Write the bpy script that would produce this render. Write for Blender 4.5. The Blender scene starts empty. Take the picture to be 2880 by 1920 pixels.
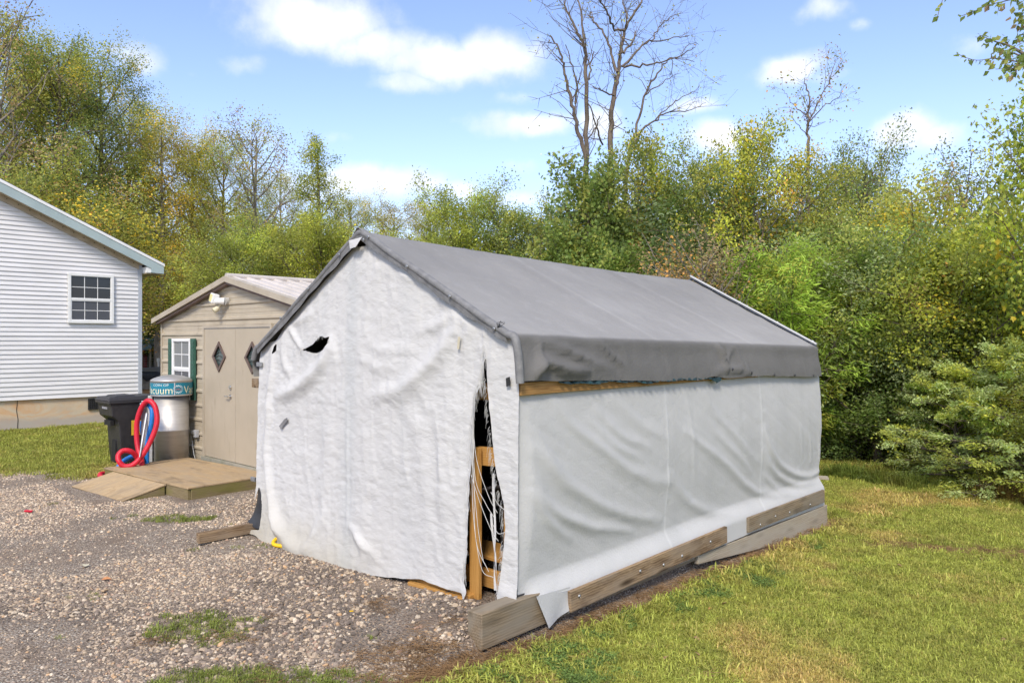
import bpy, bmesh, math, random
import numpy as np
from mathutils import Vector, Matrix

random.seed(7)
R = math.radians
scene = bpy.context.scene
col = scene.collection

# ------------------------------------------------------------------ camera
F = 2150.0                       # focal length in photograph pixels (frame 2880 wide)
CAMZ = 2.1
cam_d = bpy.data.cameras.new('camera')
cam = bpy.data.objects.new('camera', cam_d)
col.objects.link(cam)
cam_d.sensor_width = 36.0
cam_d.lens = 36.0 * F / 2880.0
cam_d.shift_y = -3.0 / 2880.0
cam_d.clip_end = 2000
cam_d.clip_start = 0.05
cam.location = (0, 0, CAMZ)
cam.rotation_euler = (R(90), 0, 0)
scene.camera = cam
cy_ = scene.cycles
cy_.use_adaptive_sampling = True
cy_.adaptive_threshold = 0.02
cy_.max_bounces = 5
cy_.diffuse_bounces = 3
cy_.glossy_bounces = 2
cy_.transmission_bounces = 3
cy_.transparent_max_bounces = 4
cy_.caustics_reflective = False
cy_.caustics_refractive = False

# ------------------------------------------------------------------ colour management
vs = scene.view_settings
vs.view_transform = 'Standard'
vs.look = 'None'
vs.exposure = 1.4
vs.gamma = 1.0
vs.use_curve_mapping = False

# ------------------------------------------------------------------ sun
SUN_EL, SUN_AZ = 44.0, 190.0       # azimuth clockwise from +Y: behind the camera
sun_d = bpy.data.lights.new('sun', 'SUN')
sun_d.energy = 1.5
sun_d.angle = R(14)
sun_d.color = (1.0, 0.91, 0.78)
sun = bpy.data.objects.new('sun', sun_d)
col.objects.link(sun)
sd = Vector((math.sin(R(SUN_AZ)) * math.cos(R(SUN_EL)), math.cos(R(SUN_AZ)) * math.cos(R(SUN_EL)), math.sin(R(SUN_EL))))
sun.rotation_euler = (-sd).to_track_quat('-Z', 'Y').to_euler()
sun.location = sd * 60

# ------------------------------------------------------------------ world: Nishita sky with broken white clouds
world = bpy.data.worlds.new('World')
scene.world = world
world.use_nodes = True
nt = world.node_tree
nt.nodes.clear()


class G:
    """small helper for writing node graphs"""
    def __init__(self, tree):
        self.t = tree

    def n(self, kind, **kw):
        nd = self.t.nodes.new(kind)
        for k, v in kw.items():
            setattr(nd, k, v)
        return nd

    def link(self, a, b):
        self.t.links.new(a, b)

    def put(self, sock, v):
        if v is None:
            return
        if hasattr(v, 'is_output'):
            self.t.links.new(v, sock)
        else:
            sock.default_value = v

    def m(self, op, a, b=None, c=None, clamp=False):
        nd = self.n('ShaderNodeMath', operation=op, use_clamp=clamp)
        self.put(nd.inputs[0], a)
        if b is not None:
            self.put(nd.inputs[1], b)
        if c is not None:
            self.put(nd.inputs[2], c)
        return nd.outputs[0]

    def ss(self, x, lo, hi):
        nd = self.n('ShaderNodeMapRange', interpolation_type='SMOOTHSTEP')
        self.put(nd.inputs[0], x)
        self.put(nd.inputs[1], lo)
        self.put(nd.inputs[2], hi)
        return nd.outputs[0]

    def mixc(self, fac, a, b, mode='MIX'):
        nd = self.n('ShaderNodeMix', data_type='RGBA', blend_type=mode)
        nd.clamp_factor = True
        self.put(nd.inputs[0], fac)
        self.put(nd.inputs[6], a if hasattr(a, 'is_output') else tuple(a) + (1,) if len(a) == 3 else a)
        self.put(nd.inputs[7], b if hasattr(b, 'is_output') else tuple(b) + (1,) if len(b) == 3 else b)
        return nd.outputs[2]

    def noise(self, vec, scale, detail=4, rough=0.55, dist=0.0):
        nd = self.n('ShaderNodeTexNoise')
        if vec is not None:
            self.link(vec, nd.inputs['Vector'])
        nd.inputs['Scale'].default_value = scale
        nd.inputs['Detail'].default_value = detail
        nd.inputs['Roughness'].default_value = rough
        nd.inputs['Distortion'].default_value = dist
        return nd.outputs['Fac']

    def mapping(self, vec, scale=(1, 1, 1), loc=(0, 0, 0), rot=(0, 0, 0)):
        nd = self.n('ShaderNodeMapping')
        self.link(vec, nd.inputs['Vector'])
        nd.inputs['Scale'].default_value = scale
        nd.inputs['Location'].default_value = loc
        nd.inputs['Rotation'].default_value = rot
        return nd.outputs[0]

    def ramp(self, fac, stops):
        nd = self.n('ShaderNodeValToRGB')
        self.put(nd.inputs[0], fac)
        el = nd.color_ramp.elements
        while len(el) < len(stops):
            el.new(0.5)
        for e, (p, c) in zip(el, stops):
            e.position = p
            e.color = (c[0], c[1], c[2], 1) if len(c) == 3 else c
        return nd.outputs[0]


g = G(nt)
tc = g.n('ShaderNodeTexCoord')
dirv = tc.outputs['Generated']
sky = g.n('ShaderNodeTexSky', sky_type='NISHITA')
sky.sun_disc = False
sky.sun_elevation = R(SUN_EL)
sky.sun_rotation = R(SUN_AZ)
sky.altitude = 200
sky.air_density = 1.0
sky.dust_density = 0.3
sky.ozone_density = 3.2
sep = g.n('ShaderNodeSeparateXYZ')
g.link(dirv, sep.inputs[0])
n1 = g.noise(dirv, 7.0, 3, 0.6)
n2 = g.noise(g.mapping(dirv, loc=(5.2, 1.3, 7.7)), 7.0, 3, 0.6)
n3 = g.noise(g.mapping(dirv, loc=(2.2, 8.3, 1.7)), 24.0, 5, 0.62)
az = g.m('ADD', g.m('ARCTAN2', sep.outputs[0], sep.outputs[1]), g.m('MULTIPLY', g.m('SUBTRACT', n1, 0.5), 0.075))
el = g.m('ADD', g.m('ARCSINE', sep.outputs[2]), g.m('MULTIPLY', g.m('SUBTRACT', n2, 0.5), 0.05))
# every cloud: centre direction (azimuth, elevation, radians), half sizes, weight
CLOUD_PX = [(880, 55, 230, 80, 1.0), (1040, 130, 200, 60, .85), (1250, 165, 260, 62, 1.0), (1395, 140, 130, 66, 1.1), (1150, 225, 120, 36, .8),
            (1470, 340, 165, 40, 1.0), (1400, 320, 80, 26, .7), (1690, 335, 90, 52, .95), (1965, 300, 95, 28, .75), (2030, 385, 110, 44, 1.0),
            (2215, 195, 105, 40, .95), (2330, 215, 70, 22, .6), (2310, 25, 90, 34, .7), (2400, 75, 40, 26, .45), (2560, 362, 100, 46, 1.0), (2650, 372, 70, 38, .9),
            (395, 175, 75, 40, .72), (340, 150, 40, 22, .55), (690, 175, 90, 28, .55), (560, 205, 40, 18, .35), (1000, 505, 150, 46, .95), (1130, 520, 150, 42, .95),
            (1290, 540, 90, 34, .75), (1440, 265, 100, 24, .5), (930, 385, 70, 26, .5), (1460, 465, 60, 30, .5), (690, 390, 120, 34, .5),
            (1480, 560, 150, 30, .6), (850, 520, 140, 60, .7), (2740, 130, 90, 36, .4), (2780, 640, 160, 60, .6), (2050, 560, 260, 50, .5)]
dens = None
cxy = g.n('ShaderNodeCombineXYZ')
g.link(az, cxy.inputs[0])
g.link(el, cxy.inputs[1])
for (px, py, hx, hy, w) in CLOUD_PX:
    dx, dz = (px - 1440) / F, (957 - py) / F
    a0 = math.atan(dx)
    e0 = math.atan(dz / math.sqrt(1 + dx * dx))
    ha, he = 0.86 * hx / F / .866, 0.95 * hy / F / .866
    mp_ = g.n('ShaderNodeVectorMath', operation='MULTIPLY_ADD')
    g.link(cxy.outputs[0], mp_.inputs[0])
    mp_.inputs[1].default_value = (1 / ha, 1 / he, 0)
    mp_.inputs[2].default_value = (-a0 / ha, -e0 / he, 0)
    dp = g.n('ShaderNodeVectorMath', operation='DOT_PRODUCT')
    g.link(mp_.outputs[0], dp.inputs[0])
    g.link(mp_.outputs[0], dp.inputs[1])
    e = g.m('SUBTRACT', math.log(w), dp.outputs['Value'])
    dens = e if dens is None else g.m('MAXIMUM', dens, e)
dens = g.m('EXPONENT', dens)
# broken cloud over the unseen sky, denser than in view to whiten the light
wide = g.noise(g.mapping(dirv, scale=(1, 1, 2.6), loc=(3.1, 0.4, 0.2)), 3.0, 3, 0.55)
away = g.m('MAXIMUM', g.ss(g.m('ABSOLUTE', az), 0.66, 0.85), g.ss(el, 0.46, 0.62))
wide = g.m('MULTIPLY', g.ss(wide, 0.40, 0.60), away)
dens = g.m('MAXIMUM', dens, wide)
dn = g.m('ADD', dens, g.m('MULTIPLY', g.m('SUBTRACT', n3, 0.5), 0.7))
cmask = g.ss(dn, 0.24, 1.0)
cmask = g.m('MULTIPLY', cmask, g.ss(dens, 0.05, 0.3))
shade = g.noise(g.mapping(dirv, loc=(1.2, 3.3, 4.7)), 14.0, 2, 0.6)
ccol = g.mixc(g.ss(shade, 0.35, 0.75), (4.6, 4.62, 4.7), (3.6, 3.8, 4.1))
# thin high haze that pales the blue towards the horizon
hz = g.ss(el, 0.32, 0.0)
skyc = g.mixc(g.m('MULTIPLY', hz, 0.45), sky.outputs[0], (2.25, 3.05, 4.2))
skyc = g.mixc(1.0, skyc, (1.08, .945, .99), 'MULTIPLY')
cc = g.mixc(g.m('MULTIPLY', cmask, 0.93), skyc, ccol)
bg = g.n('ShaderNodeBackground')
g.link(cc, bg.inputs['Color'])
bg.inputs['Strength'].default_value = 0.105
wo = g.n('ShaderNodeOutputWorld')
g.link(bg.outputs[0], wo.inputs['Surface'])

# ------------------------------------------------------------------ helpers
def tag(o, label=None, cat=None, group=None, kind=None):
    if label: o['label'] = label
    if cat: o['category'] = cat
    if group: o['group'] = group
    if kind: o['kind'] = kind
    return o


def thing(name, loc, rz, label, cat, group=None):
    o = bpy.data.objects.new(name, None)
    o.empty_display_size = 0.2
    col.objects.link(o)
    o.location = loc
    o.rotation_euler = (0, 0, rz)
    return tag(o, label, cat, group)


def link_mesh(name, me, parent=None, mat=None):
    o = bpy.data.objects.new(name, me)
    col.objects.link(o)
    if mat is not None and not me.materials:
        me.materials.append(mat)
    if parent is not None:
        o.parent = parent
    return o


def np_mesh(name, v, f, smooth=False, colors=None):
    """v (N,3), f (M,k) arrays -> mesh"""
    v = np.ascontiguousarray(v, dtype=np.float32)
    f = np.ascontiguousarray(f, dtype=np.int32)
    me = bpy.data.meshes.new(name)
    k = f.shape[1]
    me.vertices.add(len(v))
    me.vertices.foreach_set('co', v.ravel())
    me.loops.add(f.size)
    me.loops.foreach_set('vertex_index', f.ravel())
    me.polygons.add(len(f))
    me.polygons.foreach_set('loop_start', np.arange(0, f.size, k, dtype=np.int32))
    me.polygons.foreach_set('loop_total', np.full(len(f), k, dtype=np.int32))
    if smooth:
        me.polygons.foreach_set('use_smooth', np.ones(len(f), dtype=bool))
    me.update(calc_edges=True)
    if colors is not None:
        a = me.attributes.new('Col', 'FLOAT_COLOR', 'POINT')
        c = np.ones((len(v), 4), dtype=np.float32)
        c[:, :3] = colors
        a.data.foreach_set('color', c.ravel())
    return me


class MB:
    """collects boxes, tubes, prisms and lathes; build() links them as ONE mesh object"""
    def __init__(self):
        self.v, self.f, self.s = [], [], []

    def add(self, vs_, fs_, smooth=False):
        b = len(self.v)
        self.v += [tuple(p) for p in vs_]
        self.f += [tuple(i + b for i in q) for q in fs_]
        self.s += [smooth] * len(fs_)
        return self

    def box(self, x0, x1, y0, y1, z0, z1):
        vv = [(x, y, z) for z in (z0, z1) for y in (y0, y1) for x in (x0, x1)]
        return self.add(vv, [(0, 2, 3, 1), (4, 5, 7, 6), (0, 1, 5, 4), (2, 6, 7, 3), (0, 4, 6, 2), (1, 3, 7, 5)])

    def hexa(self, pts):
        """8 points ordered like box()"""
        return self.add(pts, [(0, 2, 3, 1), (4, 5, 7, 6), (0, 1, 5, 4), (2, 6, 7, 3), (0, 4, 6, 2), (1, 3, 7, 5)])

    def prism(self, poly, axis, a0, a1):
        """polygon in the two other axes extruded along axis (0,1,2)"""
        def p(u, w, t):
            return {0: (t, u, w), 1: (u, t, w), 2: (u, w, t)}[axis]
        n = len(poly)
        vv = [p(u, w, a0) for u, w in poly] + [p(u, w, a1) for u, w in poly]
        ff = [tuple(range(n))[::-1], tuple(range(n, 2 * n))] + [(i, (i + 1) % n, n + (i + 1) % n, n + i) for i in range(n)]
        return self.add(vv, ff)

    def tube(self, pts, r, n=8, caps=True, smooth=True):
        pts = [Vector(p) for p in pts]
        rs = r if hasattr(r, '__len__') else [r] * len(pts)
        vv, ff = [], []
        up = Vector((0.13, 0.31, 0.94))
        prev = None
        for i, p in enumerate(pts):
            d = (pts[min(i + 1, len(pts) - 1)] - pts[max(i - 1, 0)])
            d = d.normalized() if d.length > 1e-9 else Vector((0, 0, 1))
            u = (prev if prev is not None else up)
            u = (u - d * u.dot(d))
            if u.length < 1e-3:
                u = Vector((1, 0, 0)) - d * d.x
            u.normalize()
            prev = u
            w = d.cross(u)
            for k in range(n):
                a = 2 * math.pi * k / n
                vv.append(p + (u * math.cos(a) + w * math.sin(a)) * rs[i])
        for i in range(len(pts) - 1):
            for k in range(n):
                ff.append((i * n + k, i * n + (k + 1) % n, (i + 1) * n + (k + 1) % n, (i + 1) * n + k))
        self.add(vv, ff, smooth)
        if caps:
            self.add(vv[:n], [tuple(range(n))[::-1]])
            self.add(vv[-n:], [tuple(range(n))])
        return self

    def lathe(self, prof, n=32, cx=0, cy=0, smooth=True):
        vv, ff = [], []
        for (r, z) in prof:
            for k in range(n):
                a = 2 * math.pi * k / n
                vv.append((cx + r * math.cos(a), cy + r * math.sin(a), z))
        for i in range(len(prof) - 1):
            for k in range(n):
                ff.append((i * n + k, i * n + (k + 1) % n, (i + 1) * n + (k + 1) % n, (i + 1) * n + k))
        return self.add(vv, ff, smooth)

    def mesh(self, name, bevel=0.0):
        me = bpy.data.meshes.new(name)
        me.from_pydata(self.v, [], self.f)
        me.polygons.foreach_set('use_smooth', self.s)
        me.update()
        if bevel > 0:
            bm = bmesh.new()
            bm.from_mesh(me)
            bmesh.ops.remove_doubles(bm, verts=bm.verts, dist=1e-5)
            es = [e for e in bm.edges if len(e.link_faces) == 2 and e.calc_face_angle(0) > 0.6]
            bmesh.ops.bevel(bm, geom=es, offset=bevel, segments=2, affect='EDGES', profile=0.5)
            bm.to_mesh(me)
            bm.free()
        return me

    def build(self, name, mat, parent=None, bevel=0.0):
        me_ = self.mesh(name, bevel)
        if mat is not None and mat.name.startswith('cloth_') and 'Col' not in me_.attributes:
            a_ = me_.attributes.new('Col', 'FLOAT_COLOR', 'POINT')
            a_.data.foreach_set('color', np.ones(len(me_.vertices) * 4, dtype=np.float32))
        return link_mesh(name, me_, parent, mat)


def board(name, parent, p0, p1, w, t, mat, up=(0, 0, 1), bevel=0.004, seed=0, ends=0.0):
    """a sawn board from p0 to p1 (centre line): w along `up`, t across; local X runs along the grain"""
    p0, p1 = Vector(p0), Vector(p1)
    d = p1 - p0
    L = d.length
    x = d.normalized()
    u = Vector(up)
    u = (u - x * u.dot(x)).normalized()
    y = u.cross(x)
    m = MB()
    rg = random.Random(seed)
    n = max(2, int(L / 0.5))
    rows = []
    for i in range(n + 1):
        s = i / n
        j = 0.0025
        ww, tt = w / 2, t / 2
        X = s * L + (ends * (1 if i == n else -1) * rg.uniform(-1, 1) if i in (0, n) else 0)
        rows.append([(X, a * tt + rg.uniform(-j, j) * .5, b * ww + rg.uniform(-j, j)) for a, b in ((-1, -1), (1, -1), (1, 1), (-1, 1))])
    vv = [p for r_ in rows for p in r_]
    ff = [(3, 2, 1, 0), tuple(4 * n + k for k in range(4))]
    for i in range(n):
        for k in range(4):
            ff.append((4 * i + k, 4 * i + (k + 1) % 4, 4 * i + 4 + (k + 1) % 4, 4 * i + 4 + k))
    m.add(vv, ff)
    o = m.build(name, mat, parent, bevel)
    o.matrix_local = Matrix(((x.x, y.x, u.x, p0.x), (x.y, y.y, u.y, p0.y), (x.z, y.z, u.z, p0.z), (0, 0, 0, 1)))
    return o


def at(px, py, d):
    """a point of the place seen at photograph pixel (px, py) from the camera, d metres ahead"""
    return Vector(((px - 1440) / F * d, d, CAMZ + (957 - py) / F * d))


def spline(pts, n):
    """Catmull-Rom through pts"""
    P = [Vector(p) for p in pts]
    P = [P[0] * 2 - P[1]] + P + [P[-1] * 2 - P[-2]]
    out = []
    segs = len(P) - 3
    for i in range(segs):
        for k in range(n):
            t = k / n
            a, b, c, d = P[i:i + 4]
            out.append(0.5 * ((2 * b) + (c - a) * t + (2 * a - 5 * b + 4 * c - d) * t * t + (3 * b - a - 3 * c + d) * t ** 3))
    out.append(P[-2])
    return out


def fbm(x, y, seed=0, octs=4, lac=2.0, gain=0.5):
    """cheap value noise on numpy arrays, roughly -1..1"""
    x = np.asarray(x, float)
    y = np.asarray(y, float)
    out = np.zeros(np.broadcast(x, y).shape)
    amp, fr, tot = 1.0, 1.0, 0.0

    def h(ix, iy, s):
        n_ = (ix.astype(np.int64) * 374761393 + iy.astype(np.int64) * 668265263 + s * 1442695041) & 0x7fffffff
        n_ = ((n_ ^ (n_ >> 13)) * 1274126177) & 0x7fffffff
        return ((n_ ^ (n_ >> 16)) & 0xffff) / 32767.5 - 1.0
    for o in range(octs):
        X, Y = x * fr + 17.3 * o, y * fr - 9.1 * o
        ix, iy = np.floor(X), np.floor(Y)
        fx, fy = X - ix, Y - iy
        fx, fy = fx * fx * (3 - 2 * fx), fy * fy * (3 - 2 * fy)
        s = seed + o * 101
        a = h(ix, iy, s) * (1 - fx) + h(ix + 1, iy, s) * fx
        b = h(ix, iy + 1, s) * (1 - fx) + h(ix + 1, iy + 1, s) * fx
        out += amp * (a * (1 - fy) + b * fy)
        tot += amp
        amp *= gain
        fr *= lac
    return out / tot


def sst(x, a, b):
    t = np.clip((np.asarray(x, float) - a) / (b - a), 0, 1)
    return t * t * (3 - 2 * t)


# ------------------------------------------------------------------ materials
def newmat(name):
    m = bpy.data.materials.new(name)
    m.use_nodes = True
    m.node_tree.nodes.clear()
    g_ = G(m.node_tree)
    out = g_.n('ShaderNodeOutputMaterial')
    bs = g_.n('ShaderNodeBsdfPrincipled')
    g_.link(bs.outputs[0], out.inputs['Surface'])
    return m, g_, bs, out


def bump(g_, bs, height, strength, dist, chain=None):
    b = g_.n('ShaderNodeBump')
    b.inputs['Strength'].default_value = strength
    b.inputs['Distance'].default_value = dist
    g_.link(height, b.inputs['Height'])
    if chain is not None:
        g_.link(chain, b.inputs['Normal'])
    g_.link(b.outputs[0], bs.inputs['Normal'])
    return b.outputs[0]


def mat_plain(name, c1, c2=None, scale=6.0, rough=0.6, metal=0.0, bump_s=0.0, bump_scale=60.0, stretch=(1, 1, 1), spec=0.5, lo=0.35, hi=0.7):
    m, g_, bs, out = newmat(name)
    tcn = g_.n('ShaderNodeTexCoord')
    v = g_.mapping(tcn.outputs['Object'], scale=stretch)
    c2 = c2 or tuple(x * 0.8 for x in c1)
    fac = g_.ss(g_.noise(v, scale, 6, 0.62), lo, hi)
    g_.link(g_.mixc(fac, c1, c2), bs.inputs['Base Color'])
    bs.inputs['Roughness'].default_value = rough
    bs.inputs['Metallic'].default_value = metal
    bs.inputs['Specular IOR Level'].default_value = spec
    if bump_s > 0:
        bump(g_, bs, g_.noise(v, bump_scale, 4, 0.6), bump_s, 0.01)
    return m


def mat_wood(name, base, dark, grey=None, grain=26.0, rough=0.8, knots=0.0, stain=None):
    """local X is the length of the board"""
    m, g_, bs, out = newmat(name)
    tcn = g_.n('ShaderNodeTexCoord')
    oi = g_.n('ShaderNodeObjectInfo')
    add = g_.n('ShaderNodeVectorMath', operation='ADD')
    g_.link(tcn.outputs['Object'], add.inputs[0])
    sc_ = g_.n('ShaderNodeVectorMath', operation='SCALE')
    comb = g_.n('ShaderNodeCombineXYZ')
    for i in range(3):
        g_.link(oi.outputs['Random'], comb.inputs[i])
    g_.link(comb.outputs[0], sc_.inputs[0])
    sc_.inputs['Scale'].default_value = 37.0
    g_.link(sc_.outputs[0], add.inputs[1])
    v = add.outputs[0]
    warp = g_.noise(g_.mapping(v, scale=(1.2, 4, 4)), 2.0, 3, 0.5)
    st = g_.mapping(v, scale=(0.9, 1, 1))
    gr = g_.noise(g_.mapping(v, scale=(1.6, grain, grain)), 3.0, 5, 0.65, 0.6)
    wv = g_.n('ShaderNodeTexWave', wave_type='BANDS', bands_direction='Z', wave_profile='SAW')
    g_.link(st, wv.inputs['Vector'])
    wv.inputs['Scale'].default_value = 16.0
    wv.inputs['Distortion'].default_value = 3.2
    wv.inputs['Detail'].default_value = 2.0
    wv.inputs['Detail Scale'].default_value = 0.7
    f1 = g_.m('ADD', g_.m('MULTIPLY', gr, 0.85), g_.m('MULTIPLY', wv.outputs['Fac'], 0.22))
    c = g_.mixc(g_.ss(f1, 0.32, 0.78), base, dark)
    if grey:
        c = g_.mixc(g_.m('MULTIPLY', g_.ss(warp, 0.38, 0.66), 0.75), c, grey)
    if knots > 0:
        vo = g_.n('ShaderNodeTexVoronoi')
        g_.link(g_.mapping(v, scale=(2.2, 9, 9)), vo.inputs['Vector'])
        vo.inputs['Scale'].default_value = 1.0
        k = g_.m('SUBTRACT', 1.0, g_.ss(vo.outputs['Distance'], 0.06, 0.34))
        c = g_.mixc(g_.m('MULTIPLY', k, knots), c, tuple(x * 0.35 for x in dark))
    if stain:
        s = g_.ss(g_.noise(g_.mapping(v, scale=(1, 3, 3)), 1.7, 4, 0.6), 0.52, 0.72)
        c = g_.mixc(g_.m('MULTIPLY', s, 0.8), c, stain)
    g_.link(c, bs.inputs['Base Color'])
    bs.inputs['Roughness'].default_value = rough
    bs.inputs['Specular IOR Level'].default_value = 0.25
    bump(g_, bs, gr, 0.3, 0.004)
    return m


def attr_color(g_, name='Col', kind='GEOMETRY'):
    a = g_.n('ShaderNodeAttribute', attribute_name=name)
    a.attribute_type = kind
    return a


def mat_leaf(name, trans=0.35, rough=0.55, instancer=False):
    m, g_, bs, out = newmat(name)
    a = attr_color(g_)
    oi = g_.n('ShaderNodeObjectInfo')
    c = g_.mixc(1.0, a.outputs['Color'], oi.outputs['Color'], 'MULTIPLY')
    c = g_.mixc(1.0, c, (1.69, 1.70, 1.45), 'MULTIPLY')
    if instancer:
        ti = attr_color(g_, 'tint', 'INSTANCER')
        c = g_.mixc(1.0, a.outputs['Color'], ti.outputs['Color'], 'MULTIPLY')
    g_.link(c, bs.inputs['Base Color'])
    bs.inputs['Roughness'].default_value = rough
    bs.inputs['Specular IOR Level'].default_value = 0.25
    tr = g_.n('ShaderNodeBsdfTranslucent')
    g_.link(c, tr.inputs['Color'])
    mx = g_.n('ShaderNodeMixShader')
    mx.inputs[0].default_value = trans
    g_.link(bs.outputs[0], mx.inputs[1])
    g_.link(tr.outputs[0], mx.inputs[2])
    g_.link(mx.outputs[0], out.inputs['Surface'])
    return m


M = {}
M['leaf'] = mat_leaf('leaf', 0.5)
M['blade'] = mat_leaf('blade', 0.35, 0.6, True)
M['bark'] = mat_plain('bark', (.17, .135, .105), (.085, .066, .05), 9, .9, 0, .9, 40, (1, 1, .3))
M['bark_grey'] = mat_plain('bark_grey', (.27, .245, .215), (.14, .12, .10), 9, .9, 0, .8, 40, (1, 1, .3))
M['wood_rail'] = mat_wood('wood_rail', (.36, .21, .075), (.22, .115, .04), None, 22, .8, .5)
M['wood_new'] = mat_wood('wood_new', (.52, .285, .085), (.40, .20, .05), None, 22, .75, .25)
M['wood_skid'] = mat_wood('wood_skid', (.29, .225, .15), (.135, .10, .062), (.235, .205, .16), 30, .88, .4, (.10, .085, .065))
M['wood_batten'] = mat_wood('wood_batten', (.33, .235, .14), (.10, .058, .03), (.27, .21, .15), 11, .85, .9, (.085, .048, .024))
M['wood_grey'] = mat_wood('wood_grey', (.40, .345, .265), (.27, .225, .165), (.36, .325, .265), 30, .9, .3)
M['wood_ply'] = mat_wood('wood_ply', (.47, .345, .20), (.35, .245, .135), (.36, .275, .18), 24, .85, 0, (.20, .15, .095))
M['wood_moss'] = mat_wood('wood_moss', (.26, .205, .115), (.15, .115, .06), (.19, .175, .055), 26, .9, .2, (.15, .15, .03))
M['white_paint'] = mat_plain('white_paint', (.80, .80, .79), (.74, .74, .72), 5, .45)
M['siding'] = mat_plain('siding', (.74, .73, .73), (.66, .65, .645), 1.2, .5, 0, .08, 90, (1, 1, 6))
M['fascia'] = mat_plain('fascia', (.37, .455, .455), (.33, .41, .41), 2.0, .5)
M['soffit'] = mat_plain('soffit', (.50, .42, .31), (.40, .33, .235), 5, .7, 0, .2, 30)
M['shingle'] = mat_plain('shingle', (.045, .043, .042), (.09, .086, .082), 30, .9, 0, .6, 50)
M['concrete'] = None
M['dark'] = mat_plain('dark', (.012, .012, .013), (.008, .008, .009), 4, .7)
M['black_plastic'] = mat_plain('black_plastic', (.030, .028, .031), (.02, .019, .022), 9, .45, 0, .25, 260)
M['steel'] = mat_plain('steel', (.55, .535, .515), (.47, .455, .435), 3, .5, .72, .05, 40, (1, 1, 8))
M['galv'] = mat_plain('galv', (.42, .43, .44), (.33, .34, .35), 12, .45, .8)
M['dark_metal'] = mat_plain('dark_metal', (.05, .05, .055), (.09, .09, .095), 8, .4, .6)
M['chrome'] = mat_plain('chrome', (.75, .74, .72), (.65, .64, .62), 8, .16, 1.0)
M['green_shutter'] = mat_plain('green_shutter', (.022, .085, .058), (.032, .115, .08), 8, .5)
M['red_hose'] = mat_plain('red_hose', (.62, .012, .035), (.47, .008, .03), 7, .42)
M['blue_hose'] = mat_plain('blue_hose', (.008, .20, .62), (.01, .14, .48), 7, .42)
M['yellow'] = mat_plain('yellow', (.80, .50, .008), (.72, .43, .01), 8, .5)
M['sticker'] = mat_plain('sticker', (.72, .47, .03), (.6, .38, .03), 8, .5)
M['label_blue'] = mat_plain('label_blue', (.005, .19, .28), (.03, .30, .40), 18, .45, lo=.5, hi=.75)
M['label_cream'] = mat_plain('label_cream', (.72, .66, .34), (.78, .76, .62), 30, .5)
M['label_white'] = mat_plain('label_white', (.8, .8, .78), (.55, .66, .68), 30, .5)
M['label_red'] = mat_plain('label_red', (.62, .10, .04), (.5, .2, .1), 30, .5)
M['ink'] = mat_plain('ink', (.015, .015, .015), (.03, .03, .03), 30, .6)
M['tape'] = mat_plain('tape', (.16, .16, .165), (.24, .24, .245), 14, .4)
M['tape_tan'] = mat_plain('tape_tan', (.62, .57, .42), (.55, .50, .36), 14, .5)
M['red_barn'] = mat_plain('red_barn', (.22, .035, .028), (.15, .03, .025), 6, .8)
M['tin'] = mat_plain('tin', (.30, .38, .44), (.24, .31, .36), 6, .5, .3)
M['cover'] = mat_plain('cover', (.13, .135, .175), (.09, .092, .12), 5, .55)
M['cover_dark'] = mat_plain('cover_dark', (.014, .018, .032), (.03, .035, .055), 9, .35)
M['pool_wall'] = mat_plain('pool_wall', (.22, .21, .20), (.16, .15, .145), 8, .6, 0, 0, 60, (1, 1, .2))
M['wire'] = mat_plain('wire', (.30, .29, .28), (.2, .19, .18), 20, .5, .6)
M['thread'] = mat_plain('thread', (.68, .68, .66), (.55, .54, .50), 20, .8)
M['green_tarp'] = mat_plain('green_tarp', (.010, .026, .028), (.014, .055, .06), 16, .5)
M['orange_leaf'] = mat_plain('orange_leaf', (.55, .25, .10), (.42, .17, .07), 20, .7)


def mat_glass(name, c=(.02, .024, .03), rough=.04):
    m, g_, bs, out = newmat(name)
    bs.inputs['Base Color'].default_value = c + (1,)
    bs.inputs['Roughness'].default_value = rough
    bs.inputs['Specular IOR Level'].default_value = 0.5
    return m


M['glass'] = mat_glass('glass')
M['glass_shed'] = mat_glass('glass_shed', (.17, .18, .18), .12)
M['glass_screen'] = mat_glass('glass_screen', (.075, .08, .092), .3)
M['glass_diamond'] = mat_glass('glass_diamond', (.07, .10, .095), .2)


def mat_concrete():
    m, g_, bs, out = newmat('concrete')
    tcn = g_.n('ShaderNodeTexCoord')
    v = tcn.outputs['Object']
    n_a = g_.noise(v, 1.6, 6, 0.65)
    n_b = g_.noise(g_.mapping(v, scale=(.35, 1, 1), loc=(3, 1, 2)), 2.3, 5, .6, 1.2)
    sp = g_.n('ShaderNodeSeparateXYZ')
    g_.link(v, sp.inputs[0])
    c = g_.mixc(g_.ss(n_a, .35, .7), (.58, .48, .34), (.50, .43, .325))
    c = g_.mixc(g_.m('MULTIPLY', g_.ss(n_b, .44, .60), .8), c, (.60, .34, .16))
    low = g_.ss(g_.m('ADD', sp.outputs[2], g_.m('MULTIPLY', g_.m('SUBTRACT', n_a, .5), .35)), .42, .28)
    c = g_.mixc(g_.m('MULTIPLY', low, .85), c, (.40, .365, .325))
    g_.link(c, bs.inputs['Base Color'])
    bs.inputs['Roughness'].default_value = .9
    bump(g_, bs, g_.noise(v, 40, 4), .2, .01)
    return m


M['concrete'] = mat_concrete()


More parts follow.
